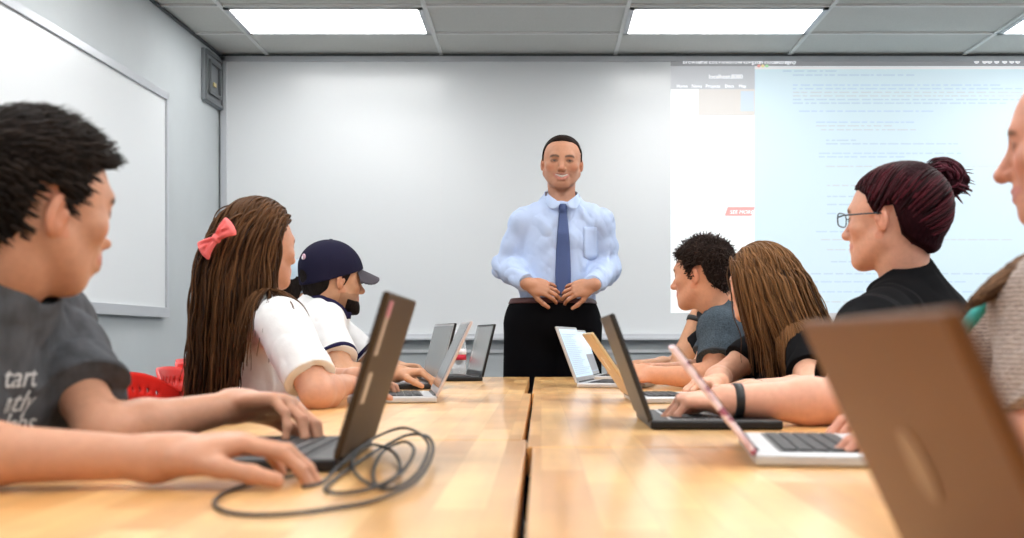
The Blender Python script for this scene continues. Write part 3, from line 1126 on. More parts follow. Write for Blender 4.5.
def scalp(H, g, n, seed, back=0.0, top=True):
    """random points on the skull inside the hairline, with their outward normals"""
    r = np.random.default_rng(seed)
    d = r.normal(size=(n * 4, 3)); d /= np.linalg.norm(d, axis=1, keepdims=True)
    ops = H.skull()
    c = H.p(0, -.014, .03)
    P = c + d * .2
    for _ in range(12):
        P = P - d * sdf(ops, P)[:, None]
    q = H.local(P.astype(np.float32))
    ok = g(q) > 0
    P = P[ok][:n]; q = q[ok][:n]
    _, nn = grad(ops, P)
    return P, nn, q


def arm_ops(sh, el_, wr, s=1.0, fat=1.0):
    sh, el_, wr = map(A3, (sh, el_, wr))
    m1 = sh + (el_ - sh) * .45; m2 = el_ + (wr - el_) * .28
    return [RC(sh, m1, .052 * s * fat, .047 * s * fat, .03), RC(m1, el_, .047 * s * fat, .038 * s, .03),
            RC(el_, m2, .037 * s, .041 * s * fat, .025), RC(m2, wr, .041 * s * fat, .026 * s, .02)]


def hand_ops(W, d, n, side, s=1.0, curl=(35, 40, 25), spread=8, thumb=(.55, .75, .25), tcurl=20, per=None):
    """W wrist, d to the knuckles, n palm side, side: +1 when the thumb is along cross(d, n)"""
    W = A3(W, float); d = unit(d); n = A3(n, float); n = unit(n - d * (n @ d)); t = np.cross(d, n) * side
    Rm = np.stack([t, d, n], 1)
    o = [RC(W - d * .01, W + d * .02, .025 * s, .024 * s, .015),
         EL(W + d * .048 * s, (.040 * s, .050 * s, .0165 * s), Rm, .012),
         EL(W + d * .035 * s + t * .020 * s + n * .006 * s, (.017 * s, .030 * s, .015 * s), Rm, .012)]
    L = [(.043, .026, .021), (.047, .030, .022), (.043, .028, .021), (.034, .021, .019)]
    offs = [.028, .0095, -.009, -.027]; fw = [.084, .088, .084, .076]; r0 = [.0092, .0095, .009, .0078]
    for k in range(4):
        a = math.radians(spread * (1.4 - k * .95))
        dd = d * math.cos(a) + t * math.sin(a)
        p = W + (d * fw[k] + t * offs[k]) * s
        o.append(RC(W + (d * .035 + t * offs[k] * .8) * s, p, .0105 * s, .0102 * s, .008))
        cc = (per[k] if per else curl)
        ang = 0
        for j in range(3):
            ang += math.radians(cc[j])
            v = dd * math.cos(ang) + n * math.sin(ang)
            q = p + v * L[k][j] * s
            ra = r0[k] * s * (1 - .09 * j); rb = r0[k] * s * (1 - .09 * (j + 1))
            o.append(RC(p, q, ra, rb, .0035))
            p = q
    v = unit(d * thumb[0] + t * thumb[1] + n * thumb[2])
    p = W + (d * .022 + t * .024 + n * .006) * s
    for j, l in enumerate((.045, .034, .027)):
        q = p + v * l * s
        o.append(RC(p, q, (.0125, .0108, .0098)[j] * s, (.0108, .0098, .0085)[j] * s, .006 if j else .012))
        p = q
        v = unit(v * math.cos(math.radians(tcurl)) + (d * .7 + n * .45 - t * .5) * math.sin(math.radians(tcurl)))
    return o


def torso_ops(pel, neck, R, sh, s=1.0, ww=.150, wc=.165, wh=.165, dp=.115, bust=0.0, shr=.055, belly=0.0):
    pel, neck = A3(pel), A3(neck)
    Lt = np.linalg.norm(neck - pel)
    U = R[:, 2]; F = R[:, 1]
    o = [EL(pel + U * .0, (wh * s, (dp + .01) * s, .105), R, .05),
         EL(pel + U * .28 * Lt + F * belly * .4, (ww * s, (dp - .008) * s + belly, .17), R, .06),
         EL(pel + U * .62 * Lt - F * .005, (wc * s, dp * s, .19), R, .06),
         RC(sh[0], sh[1], shr * s, shr * s, .05),
         RC(neck - U * .03, A3(sh[0]) * .7 + neck * .3, .05 * s, .045 * s, .04), RC(neck - U * .03, A3(sh[1]) * .7 + neck * .3, .05 * s, .045 * s, .04)]
    if bust:
        for a in (-1, 1):
            o.append(EL(pel + U * .62 * Lt + F * (dp * s * .72) + R[:, 0] * a * .075 * s, (.062 * s, .055 + bust, .062 * s), R, .03))
    return o


def leg_ops(hip, knee, ank, toe, s=1.0):
    hip, knee, ank, toe = map(A3, (hip, knee, ank, toe))
    m = knee + (ank - knee) * .3
    return [RC(hip, knee, .085 * s, .058 * s, .04), RC(knee, m, .056 * s, .055 * s, .03), RC(m, ank, .055 * s, .036 * s, .03),
            RC(ank, toe, .036, .026, .02), RC(ank - (toe - ank) * .25 - A3([0, 0, .03]), toe, .03, .026, .02)]


m_skin = mat('skin', attr=True, rough=.48, spec=.35, sss=.12, noise=(90, .05, (1, 1, 1)))
m_hair = mat('hair', attr=True, rough=.5, spec=.09)
m_hairs = mat('short_hair', attr=True, rough=.6, spec=.05, bump=(160, .8, (1, 1, .35)), noise=(150, .35, (1, 1, .3)))
m_white = mat('white_cotton', (.72, .725, .73), rough=.85, bump=(60, .15, (1, 1, 1)))
m_navy = mat('navy_cotton', (.016, .014, .045), rough=.9, spec=.1)
m_greyT = mat('grey_marl_cotton', (.085, .09, .10), rough=.95, spec=.1, noise=(60, .22, (1, 1, .4)), bump=(500, .2, (1, 1, 1)))
m_slate = mat('slate_marl_cotton', (.055, .074, .092), rough=.95, spec=.1, noise=(220, .4, (1, 1, 1)), bump=(500, .2, (1, 1, 1)))
m_black = mat('black_cotton', (.006, .006, .007), rough=.9, spec=.08)
m_jean = mat('dark_trousers', (.02, .024, .035), rough=.85)
m_shoe = mat('dark_shoe', (.03, .03, .03), rough=.5)


class Person:
    pass


def build_person(label, group=None, *, arm_s=None, H, neck, pel, tyaw, sh, el, wr, hands, skin, lip, brow, s=1.0, fat=1.0, vox=.003, torso=None, legs=None, colextra=None, neckr=.054,
                 shirt=m_white, sleeve=.55, nk_up=0.0, shirt_t=.010, neckline=.0, sl_t=.008, trousers=m_jean, wr_amp=.003, vneck=None, hem=None, sleeve_flare=.005, shirt_name='t_shirt', iris=(.1, .06, .03), seed=1, wring=None):
    """sh, el, wr: (left, right) joints; hands: (left, right) hand op lists; sleeve: fraction of the upper arm covered (or 2 = to the wrist)"""
    p = Person()
    pel, neck = A3(pel, float), A3(neck, float)
    root = thing('person', label, 'person', (pel[0], pel[1], 0), 0, group)
    p.root = root
    U = unit(neck - pel)
    F0 = A3([math.sin(math.radians(tyaw)), math.cos(math.radians(tyaw)), 0]); F = unit(F0 - U * (F0 @ U)); L = np.cross(U, F)
    R = np.stack([L, F, U], 1); p.R = R
    T = torso_ops(pel, neck, R, sh, s, **(torso or {}))
    p.torso = T
    nk = [RC(neck - U * .03, H.p(0, -.022, -.062), neckr * 1.08, neckr, .03)]
    ts_ = s
    arm_s = arm_s or s
    arms = [arm_ops(sh[i], el[i], wr[i], arm_s, fat) for i in (0, 1)]
    if legs is None:
        d = F0
        lg = []
        for a in (1, -1):
            hip = pel + L * a * .09 - A3([0, 0, .02]); kn = A3([*(pel[:2] + L[:2] * a * .13 + d[:2] * .40), .50]); an = A3([*(kn[:2] + d[:2] * .02), .09]); to = A3([*(an[:2] + d[:2] * .16), .035])
            lg.append((hip, kn, an, to))
    else:
        lg = legs
    p.legs = [leg_ops(*q, s) for q in lg]
    p.head = H.ops()
    body = T + nk + p.head + arms[0] + arms[1] + hands[0] + hands[1] + p.legs[0] + p.legs[1]
    p.body = body
    p.obj = solid('body', body, vox, m_skin, root, None, lambda V: H.color(V, skin, lip, brow, colextra))
    H.children(root, iris)
    # garment over torso and upper arms
    so = [o for o in T]
    slv = []
    ends = []
    for i in (0, 1):
        S, E, Wr = A3(sh[i]), A3(el[i]), A3(wr[i])
        if sleeve <= 1:
            en = S + (E - S) * sleeve
            slv.append(([RC(S, en + unit(E - S) * .03, .053 * arm_s * fat + sl_t * .6, .048 * arm_s * fat + sl_t + sleeve_flare, .03)], en, unit(E - S)))
            ends.append((en, unit(E - S), A3(arms[i][1].a)))
        else:
            m2 = E + (Wr - E) * .3
            slv.append(([RC(S, S + (E - S) * .5, .053 * s * fat + sl_t, .049 * s * fat + sl_t, .04), RC(S + (E - S) * .5, E, .049 * s * fat + sl_t, .042 * s + sl_t, .03),
                         RC(E, m2, .042 * s + sl_t, .042 * s + sl_t, .03), RC(m2, Wr + unit(Wr - E) * .02, .042 * s + sl_t, .029 * s + sl_t * .5, .02)], Wr - unit(Wr - E) * .008, unit(Wr - E)))
    p.ends = ends
    cavity = [RC(e - d * .022, e + d * .05, .047 * arm_s * fat + sl_t * .6 + sleeve_flare * .6 + shirt_t - .003, .047 * arm_s * fat + sl_t + sleeve_flare + shirt_t - .004, .004, True) for e, d, _ in ends]
    nb = neck + U * .015
    so.append(RC(neck - U * .06 - F * .004, neck + U * .004 + F * .004, neckr * 1.08 + .034, neckr * 1.08 + .014, .03))
    ntube = RC(neck + U * (.064 + nk_up) + F * .014, neck + U * .16 + F * .045, neckr * 1.08 + .010 + neckline, neckr * 1.08 + .03 + neckline, .006, True)
    p.ntube = ntube
    p.slv = [o for q in slv for o in q[0]]

    def post(P, d):
        Pf = P.astype(np.float32)
        for k_, (ops_, en_, dr_) in enumerate(slv):
            e_ = np.full(d.shape, 9.0, np.float32)
            for o in ops_:
                e_ = comb(e_, opd(o, Pf), o)
            if k_ < len(cavity):
                e_ = np.maximum(e_, -(opd(cavity[k_], Pf) + shirt_t) )
            e_ = np.maximum(e_, (Pf - en_.astype(np.float32)) @ dr_.astype(np.float32) + shirt_t)
            h_ = np.clip(.5 + .5 * (e_ - d) / .025, 0, 1)
            d = e_ + (d - e_) * h_ - .025 * h_ * (1 - h_)
        wv_ = wav(Pf * A3([1, 1, .55], np.float32), 62, seed + 3)
        d = d - np.maximum(shirt_t + .3 * wr_amp - wr_amp * .8 * wav(Pf, 26, seed) - wr_amp * .75 * (1 - 2 * np.abs(wv_)) - wr_amp * .3 * wav(Pf, 110, seed + 8), .0045)
        d = comb(d, opd(ntube, Pf), ntube)
        if vneck is not None:
            d = vneck(Pf, d, nb, R)
        hz = hem if hem is not None else -.10
        d = smax(d, -((Pf - (pel + U * hz).astype(np.float32)) @ U.astype(np.float32)), .006)
        return d
    p.shirt_ops, p.shirt_post = so, post
    if shirt is not None:
        p.shirt = solid(shirt_name, so, vox * 1.1, shirt, root, post, infl=.05, bops=p.slv)
    # trousers
    to = [o for o in p.legs[0][:3] + p.legs[1][:3]] + [EL(pel - U * .01, (.17 * s, .13 * s, .09), R, .05)]
    waist = pel + U * .07

    def tpost(P, d):
        Pf = P.astype(np.float32)
        d = d - .030 + .003 * wav(Pf, 22, seed + 9)
        d = smax(d, (Pf - waist.astype(np.float32)) @ U.astype(np.float32), .006)
        return smax(d, .075 - Pf[..., 2], .006)
    p.tops, p.tpost = to, tpost
    if trousers is not None:
        solid('trousers', to, .007, trousers, root, tpost, infl=.04)
    for q in p.legs:
        an, te = q[3].a, q[3].b
        dv = te - an; dv[2] = 0; dv = unit(dv)
        heel = A3([an[0], an[1], .045]) - dv * .035
        toe = A3([te[0], te[1], .04]) + dv * .04

        def spost(P, d):
            return smax(d, .002 - P[..., 2], .004)
        solid('shoe', [RC(heel, toe, .048, .042, .02), RC(heel + A3([0, 0, .035]), A3([an[0], an[1], .10]), .046, .044, .03), RC(heel, toe * .5 + heel * .5 + A3([0, 0, .02]), .05, .046, .02)], .006, m_shoe, root, spost)
    return p


def band(name, p, e, d, r, m, width=.012, lift=.002):
    """a trim ring laid around a sleeve end"""
    s0 = unit(np.cross(d, A3([.3, .2, 1.0]))); u0 = np.cross(d, s0)
    n = 40
    rings = []
    for off in (-.001, -.001 - width * .5, -.001 - width):
        c = e + d * off
        a = np.arange(n) * 2 * math.pi / n
        rad = np.cos(a)[:, None] * s0 + np.sin(a)[:, None] * u0
        P = (c + rad * .085).astype(np.float32)
        for _ in range(16):
            P = P - rad.astype(np.float32) * (sdf(p.shirt_ops, P, p.shirt_post) - lift)[:, None] * .7
        R_ = np.linalg.norm(P - c, axis=1)
        R_ = np.clip(R_, .8 * np.median(R_), 1.15 * np.median(R_))
        R_ = (np.roll(R_, 1) + R_ * 2 + np.roll(R_, -1)) / 4
        rings.append(c + rad * R_[:, None] - np.array(p.root.location))
    inn = [q - (q - (e - np.array(p.root.location))) * .05 for q in (rings[2], rings[0])]
    loop = rings + inn
    V = np.concatenate(loop)
    F = []
    for i in range(5):
        for k in range(n):
            k2 = (k + 1) % n
            F.append((i * n + k, i * n + k2, ((i + 1) % 5) * n + k2, ((i + 1) % 5) * n + k))
    return mesh_np(name, V, F, m, p.root)


SK = {'fair': (.66, .385, .27), 'pink': (.72, .43, .34), 'tan': (.50, .265, .155), 'mid': (.58, .32, .205)}
LIP = (.50, .17, .14)
# ---------------------------------------------------------------- the standing man
HM = Head(w(562, 162.5, 5.15), 181, -3, 2, sc=1.02, wid=1.07, jaw=1.16, smile=1.0, open_mouth=True)
shL, shR = w(600, 223, 5.17), w(523, 223, 5.17)
elL, elR = w(608, 268, 5.22), w(506, 267, 5.22)
wrL, wrR = w(593, 285, 5.00), w(528, 284, 5.00)
hR = hand_ops(wrR, (.90, -.05, -.22), (.25, .85, -.35), -1, 1.0, curl=(28, 32, 20), spread=5, thumb=(.75, .55, .25), tcurl=15)
hL = hand_ops(wrL, (-.90, -.02, -.22), (-.25, .85, -.35), 1, 1.0, curl=(28, 32, 20), spread=5, thumb=(.75, .55, .25), tcurl=15)
px = .062
legs = [(A3([px + .09, 5.2, .96]), A3([px + .125, 5.2, .52]), A3([px + .14, 5.22, .09]), A3([px + .16, 5.06, .035])),
        (A3([px - .12, 5.2, .96]), A3([px - .155, 5.2, .52]), A3([px - .175, 5.22, .09]), A3([px - .20, 5.06, .035]))]


def cuffs_unused(P, d, nb, R):
    for e, wv in ((elL, wrL), (elR, wrR)):
        dr = unit(wv - e).astype(np.float32)
        pl = (P - (wv - dr * .012).astype(np.float32)) @ dr
        d = np.where(np.linalg.norm(P - wv.astype(np.float32), axis=-1) < .12, np.maximum(d, pl), d)
    return d


def stubble(q, blend):
    l, f, u = q[:, 0], q[:, 1], q[:, 2]
    blend((u < -.045) * (f > .0) * 1.0, (.33, .17, .12), .3)


man = build_person('person standing in a pale blue dress shirt and navy tie, hands joined at the waist', H=HM, neck=A3([.095, 5.18, 1.535]), pel=A3([.068, 5.2, 1.02]), tyaw=180,
                   sh=(shL, shR), el=(elL, elR), wr=(wrL, wrR), hands=(hL, hR), skin=(.46, .225, .135), lip=(.42, .13, .11), brow=(.10, .06, .045), s=1.06, fat=.90, torso=dict(ww=.160, wc=.166, wh=.165, dp=.125, belly=.012, shr=.047),
                   legs=legs, shirt=mat('pale_blue_shirting', (.42, .52, .73), rough=.75, bump=(30, .2, (1, 1, 1)), noise=(6, .05, (1, 1, 1))), sleeve=2, shirt_t=.006, sl_t=.004, wr_amp=.008, trousers=None, neckline=.004, nk_up=-.05, hem=.05,
                   shirt_name='dress_shirt', colextra=stubble, seed=4, vox=.003, neckr=.058)
r = man.root
g = hairline(.086, .070, -.004, .026, -.03, -.07)
hair_cap('hair', HM, g, lambda q: np.where(q[..., 1] > .02, .004, .006), m_hairs, r, (.014, .008, .006), bumps=(.0015, 90))


def trpost(P, d):
    Pf = P.astype(np.float32)
    d = d - .020 + .003 * wav(Pf * A3([1, 1, .4], np.float32), 22, 5)
    d = smax(d, Pf[..., 2] - 1.088, .004)
    return smax(d, .05 - Pf[..., 2], .006)


tro = man.legs[0][:3] + man.legs[1][:3] + [EL((px - .008, 5.2, 1.02), (.180, .134, .17), np.eye(3), .06), RC((px - .008, 5.2, 1.0), (px - .008, 5.2, 1.1), .128, .122, .05),
                                                  RC((px + .093, 5.2, .95), (px + .108, 5.2, .45), .098, .084, .03), RC((px - .093, 5.2, .95), (px - .112, 5.2, .45), .098, .084, .03)]
solid('trousers', tro, .005, mat('black_trousers', (.003, .003, .004), rough=.9, spec=.06), r, trpost)


def bpost(P, d):
    d = trpost(P, d) - .004
    return np.maximum(d, np.maximum(P[..., 2] - 1.090, 1.064 - P[..., 2]))


solid('belt', tro, .004, mat('brown_leather', (.06, .012, .01), rough=.45), r, bpost, lo=A3([-.3, 4.9, 1.03]), hi=A3([.5, 5.5, 1.10]))
# collar, tie, placket, pocket
off = np.array(r.location)
fz = lambda x, z, lift=.003: None
def front(x, z, lift):
    """point on the shirt front at x, z"""
    y = 4.85
    P = A3([[x, y, z]], np.float32)
    for _ in range(14):
        P[:, 1] += sdf(man.shirt_ops, P, man.shirt_post)[0] * .85
    return A3([x, float(P[0, 1]) - lift, z])


nk_ = man.root
tie_prof = [(1.505, .014), (1.49, .021), (1.475, .017), (1.40, .024), (1.30, .031), (1.20, .035), (1.13, .034), (1.105, .022), (1.085, .004)]
bm = bmesh.new()
rows_ = []
z_cur = np.linspace(1.505, 1.10, 42)
tz = A3([a for a, b in tie_prof][::-1]); tw = A3([b for a, b in tie_prof][::-1])
ys = []
for z in z_cur:
    ys.append(front(.098, min(z, 1.47), .010)[1])
ys = np.minimum(np.convolve(np.pad(ys, 4, mode='edge'), np.ones(9) / 9, 'valid'), ys)
for z, y in zip(z_cur, ys):
    hw = np.interp(z, tz, tw)
    kn = .010 if z > 1.475 else 0
    rows_.append([bm.verts.new(Vector((.098 + a * hw, y - (.006 + kn) * (1 - a * a * .7), z)) - Vector(off)) for a in (-1, -.6, 0, .6, 1)] +
                 [bm.verts.new(Vector((.098 + a * hw, y + .004, z)) - Vector(off)) for a in (1, 0, -1)])
for a, b in zip(rows_, rows_[1:]):
    for k in range(8):
        bm.faces.new((a[k], a[(k + 1) % 8], b[(k + 1) % 8], b[k]))
bm.faces.new(rows_[0]); bm.faces.new(rows_[-1][::-1])
fin('necktie', bm, mat('navy_tie', (.045, .075, .20), rough=.6, bump=(300, .3, (1, 1, 1))), r, True)
m_sh = MATS['pale_blue_shirting']
for a in (-1, 1):
    nkc = A3([.095, 5.15, 1.53])
    cpts = [A3([.098 + a * .012, 5.045, 1.508]), A3([.098 + a * .050, 5.06, 1.535]), A3([.098 + a * .072, 5.12, 1.560]), A3([.098 + a * .066, 5.19, 1.575]), A3([.098 + a * .03, 5.235, 1.58]), A3([.098, 5.24, 1.58])]
    bm = bmesh.new()
    tops = []; bots = []
    tops2 = []
    for i, c in enumerate(cpts):
        dn = A3([a * .012, -.012 if i < 3 else .012, -.040 - (.018 if i == 1 else 0)])
        if i == 0: dn = A3([a * .020, -.004, -.028])
        for k, (lst, q) in enumerate(((tops, c), (bots, c + dn), (tops2, c + A3([0, .004, .001])))):
            lst.append(bm.verts.new(Vector(q) - Vector(off)))
    for i in range(len(cpts) - 1):
        bm.faces.new((tops[i], tops[i + 1], bots[i + 1], bots[i]))
        bm.faces.new((tops[i], tops[i + 1], tops2[i + 1], tops2[i]))
    o = fin('collar', bm, m_sh, r, True)
    md = o.modifiers.new('t', 'SOLIDIFY'); md.thickness = .004; md.offset = 1
    md = o.modifiers.new('s', 'SUBSURF'); md.levels = 2; md.render_levels = 2
# chest pocket on his left side
pk = bmesh.new()
pv = [[front(.19 + .062 * u, 1.405 - .135 * v - (.012 * (1 - abs(2 * u - 1)) if v == 1 else 0), .0025) - off for u in np.linspace(0, 1, 7)] for v in np.linspace(0, 1, 9)]
gv = [[pk.verts.new(Vector(q)) for q in row] for row in pv]
for i in range(8):
    for j in range(6):
        pk.faces.new((gv[i][j], gv[i][j + 1], gv[i + 1][j + 1], gv[i + 1][j]))
o = fin('chest_pocket', pk, m_sh, r, True)
md = o.modifiers.new('t', 'SOLIDIFY'); md.thickness = .003

# ---------------------------------------------------------------- nearest man on the left
H1 = Head(w(38, 203, 1.50), 39, -7, 0, sc=.96, jaw=1.05, nose=-.4, smile=.5, chin=.016, eary=-.016)
sh1 = (A3([-.735, 1.675, .925]), A3([-.795, 1.33, .955]))
el1 = (A3([-.585, 1.525, .775]), A3([-.665, 1.20, .782]))
wr1 = (A3([-.452, 1.69, .802]), A3([-.412, 1.238, .772]))
h1L = hand_ops(wr1[0], (.92, -.28, .06), (-.1, -.25, -1), 1, 1.0, curl=(40, 34, 22), spread=7, thumb=(.75, .55, .35), tcurl=18)
h1R = hand_ops(wr1[1], (.90, .30, .16), (.15, .05, -1), -1, 1.0, curl=(22, 30, 16), spread=9, thumb=(.75, .55, .25), tcurl=15)
p1 = build_person('person in a grey lettered t-shirt typing on the large bronze lidded laptop', H=H1, neck=A3([-.730, 1.50, .955]), pel=A3([-.97, 1.5, .53]), tyaw=97, sh=sh1, el=el1, wr=wr1, hands=(h1L, h1R),
                  skin=(.56, .285, .18), lip=(.45, .16, .13), brow=(.02, .014, .012), shirt=m_greyT, sleeve=.70, vox=.0027, wr_amp=.0055, s=1.0, arm_s=.85, fat=.95, neckr=.055, shirt_t=.010, sl_t=.012, sleeve_flare=.004, torso=dict(ww=.17, wc=.185, wh=.185, dp=.128, shr=.06))
g1 = hairline(.068, .046, -.024, .016, -.058, -.098)
hair_cap('hair', H1, g1, lambda q: .006 + .005 * np.clip((q[..., 2] - .02) / .06, 0, 1) + .010 * np.clip((q[..., 1] - .04) / .04, 0, 1) * (q[..., 2] > .05), m_hairs, p1.root, (.010, .007, .006), bumps=(.0022, 75), seed=2)
P0, N0, q0 = scalp(H1, g1, 2600, 5)
D0 = unit(H1.R @ A3([0, .9, .2]))[None] * 1.0 + N0 * .30 + A3([0, 0, -.5]) * (q0[:, 2:3] < .04)
D0 /= np.linalg.norm(D0, axis=1, keepdims=True)
ln = np.where(q0[:, 2] > .05, 4, 2) + RNG.integers(0, 2, len(P0))
strands('hair_strands', p1.root, m_hair, P0 + N0 * .006, D0, H1.skull(), A3([.014, .010, .008]) * RNG.uniform(.4, 2.4, (len(P0), 1)), steps=5, seg=.006, grav=.05, margin=.006, rad=.0011, jit=.05, lens=ln, spread=.008)
# lettering on the chest
m_print = mat('shirt_print', (.62, .62, .62), rough=.8)


def wrap_text(body, org, xd, zd, size):
    """lettering laid onto the shirt: ORG start, XD reading direction, ZD up, pushed along the outward direction until it meets the cloth"""
    me_o = text_mesh('lettering', body, size, m_print, p1.root, Matrix.Identity(4), .0004, 'LEFT', .25)
    me = me_o.data
    bm = bmesh.new(); bm.from_mesh(me)
    bmesh.ops.subdivide_edges(bm, edges=[e for e in bm.edges if e.calc_length() > .012], cuts=2)
    bmesh.ops.triangulate(bm, faces=bm.faces[:])
    nd = np.cross(xd, zd)
    co = A3([v.co for v in bm.verts])
    P = (org + co[:, :1] * xd + co[:, 1:2] * zd).astype(np.float32) + (nd * .12).astype(np.float32)
    for _ in range(25):
        P = P - nd.astype(np.float32) * (sdf(p1.shirt_ops, P, p1.shirt_post)[:, None] - .0012) * .8
    P = P + nd.astype(np.float32) * (co[:, 2:3] * 1.2)
    dsp = (P - (org + co[:, :1] * xd + co[:, 1:2] * zd)) @ nd
    dsp = np.clip(dsp, np.median(dsp) - .014, np.median(dsp) + .014)
    P = org + co[:, :1] * xd + co[:, 1:2] * zd + dsp[:, None] * nd
    for v, q in zip(bm.verts, P):
        v.co = Vector(q) - p1.root.location
    bm.to_mesh(me); bm.free()


xd = unit(A3([.22, .97, 0])); zd = unit(A3([.35, 0, .95])); zd = unit(zd - xd * (zd @ xd))
for body_, (lx, ly) in (('tart', (0, 388)), ('ntly', (0, 413)), ('labs', (0, 435))):
    ray = unit(w(lx + 2, ly, 1.0) - A3([0, 0, HC])); tt = .9
    for _ in range(60):
        tt += float(sdf(p1.shirt_ops, (A3([0, 0, HC]) + ray * tt)[None], p1.shirt_post)[0]) * .7
    hit = A3([0, 0, HC]) + ray * tt
    _, nv = grad(p1.shirt_ops, hit[None], p1.shirt_post, .03)
    nv = unit(nv[0]); xd = unit(np.cross([0, 0, 1.0], nv)); zd = unit(np.cross(nv, xd))
    wrap_text(body_, hit, xd, zd, .040)

# ---------------------------------------------------------------- woman with the coral bow
H2 = Head(w(261, 246, 2.95), 37, 0, 0, sc=.92, wid=.97, jaw=.94, nose=.85, smile=.9)
sh2 = (A3([-.88, 3.09, .94]), A3([-.630, 2.77, .940]))
el2 = (A3([-.63, 3.22, .775]), A3([-.520, 2.645, .777]))
wr2 = (A3([-.50, 3.06, .80]), A3([-.492, 2.86, .787]))
h2L = hand_ops(wr2[0], (.8, .3, -.05), (0, 0, -1), 1, .9, curl=(30, 34, 20))
h2R = hand_ops(wr2[1], (.62, .78, .03), (0, 0, -1), -1, .9, curl=(40, 44, 24))
p2 = build_person('person in a plain white t-shirt wearing a coral bow, back turned to the camera', H=H2, neck=A3([-.745, 2.93, 1.005]), pel=A3([-.86, 3.02, .53]), tyaw=55, sh=sh2, el=el2, wr=wr2, hands=(h2L, h2R),
                  skin=(.55, .28, .18), lip=(.5, .17, .15), brow=(.05, .03, .02), s=.95, fat=1.05, neckr=.048, torso=dict(ww=.135, wc=.150, wh=.165, dp=.105, bust=.02, shr=.05), shirt=m_white, sleeve=.80, sl_t=.006, sleeve_flare=.002, shirt_t=.007, wr_amp=.004, seed=7)


def long_hair(p, H, col, col2, n, steps, seg, g, seed, grav=.22, back=.8, up=.0, margin=.008, spread=.018, rad=.0019, fl=None, pull=None, thick=.005, lens=None, jit=.02):
    hair_cap('hair', H, g, lambda q: thick + 0 * q[..., 0], m_hairs, p.root, A3(col) * .8, bumps=(.001, 60), seed=seed)
    P0, N0, q0 = scalp(H, g, n, seed)
    back_d = H.R @ A3([0, -1, .15])
    D = N0 * .5 + back_d[None] * back * np.clip(1.2 - np.abs(q0[:, :1]) * 4, .4, 1) + A3([0, 0, up])
    if fl is not None: D = D + fl(q0)
    D = D - N0 * (D * N0).sum(1, keepdims=True) * .8
    D /= np.linalg.norm(D, axis=1, keepdims=True)
    r_ = np.random.default_rng(seed)
    t = r_.random((len(P0), 1)) ** 1.6
    c = (A3(col) * (1 - t) + A3(col2) * t) * r_.uniform(.7, 1.25, (len(P0), 1))
    obst = p.torso + H.skull() + [o for o in p.shirt_ops if o not in p.torso] + [p.body[len(p.torso)]]
    ln = r_.integers(int(steps * .78), steps + 1, len(P0)) if lens is None else lens(q0, r_)
    return strands('hair_strands', p.root, m_hair, P0 + N0 * .004, D, obst, c, steps=steps, seg=seg, grav=grav, margin=margin, spread=spread, rad=rad, jit=jit, seed=seed, lens=ln, pull=pull)


g2 = hairline(.072, .050, .01, -.01, -.05, -.08)
bd2 = H2.R @ A3([0, -1, 0])
long_hair(p2, H2, (.012, .006, .004), (.10, .045, .018), 1900, 44, .0115, g2, 21, back=.9, spread=.012, pull=lambda P, i: bd2.astype(np.float32) * (.03 if i < 14 else .012), jit=.045)
# bow at the back of her head
bc = w(218, 239, 2.785)
bow_off = np.array(p2.root.location)
bown = unit(A3([-.35, -.90, .1]))
bx_ = unit(np.cross(A3([0, 0, 1]), bown)); bz_ = np.cross(bown, bx_)
ca, sa = math.cos(math.radians(38)), math.sin(math.radians(38))
bu = bx_ * ca + bz_ * sa; bv = -bx_ * sa + bz_ * ca
m_coral = mat('coral_fabric', (.85, .16, .15), rough=.7, bump=(200, .2, (1, 1, 1)))
br_ = thing('hair_bow', 'coral pink fabric bow clipped in long brown hair', 'hair bow', tuple(bc), 0)
bo = np.array(br_.location)
RB = np.stack([bu, bv, bown], 1)
for a in (-1, 1):
    ops_ = []
    for k in range(7):
        t_ = (k + 1) / 7
        c_ = bc + bu * a * .047 * t_ + bown * (.004 + .006 * math.sin(t_ * 3))
        ops_.append(EL(c_, (.008, .006 + .022 * t_, .010), RB, .006))
    ops_.append(RC(bc + bu * a * .012 + bown * .014, bc + bu * a * .040 + bv * .012 + bown * .016, .002, .003, .008, True))
    ops_.append(RC(bc + bu * a * .012 + bown * .014, bc + bu * a * .040 - bv * .008 + bown * .016, .002, .003, .008, True))
    solid('bow_loop', ops_, .002, m_coral, br_)
solid('knot', [EL(bc + bown * .006, (.010, .013, .012), RB, .004)], .002, m_coral, br_)

# ---------------------------------------------------------------- man in the navy cap
H3 = Head(w(333, 279, 3.88), 53, -2, 0, sc=.98, wid=1.02, jaw=1.08, smile=.7)
sh3 = (A3([-.755, 4.02, .945]), A3([-.705, 3.68, .945]))
el3 = (A3([-.57, 4.03, .782]), A3([-.612, 3.535, .777]))
wr3 = (A3([-.525, 4.07, .80]), A3([-.475, 3.74, .79]))
h3L = hand_ops(wr3[0], (.95, .10, .0), (0, -.2, -1), 1, 1.0, curl=(36, 40, 24))
h3R = hand_ops(wr3[1], (.92, -.05, .05), (0, 0, -1), -1, 1.0, curl=(38, 40, 22))


def beard(q, blend):
    l, f, u = q[:, 0], q[:, 1], q[:, 2]
    blend(((u < -.050) & (f > -.01) & (u > -.13)) * ((u < -.078) | (np.abs(l) > .034) | (f < .07)) * 1.0, (.05, .03, .022), .3)


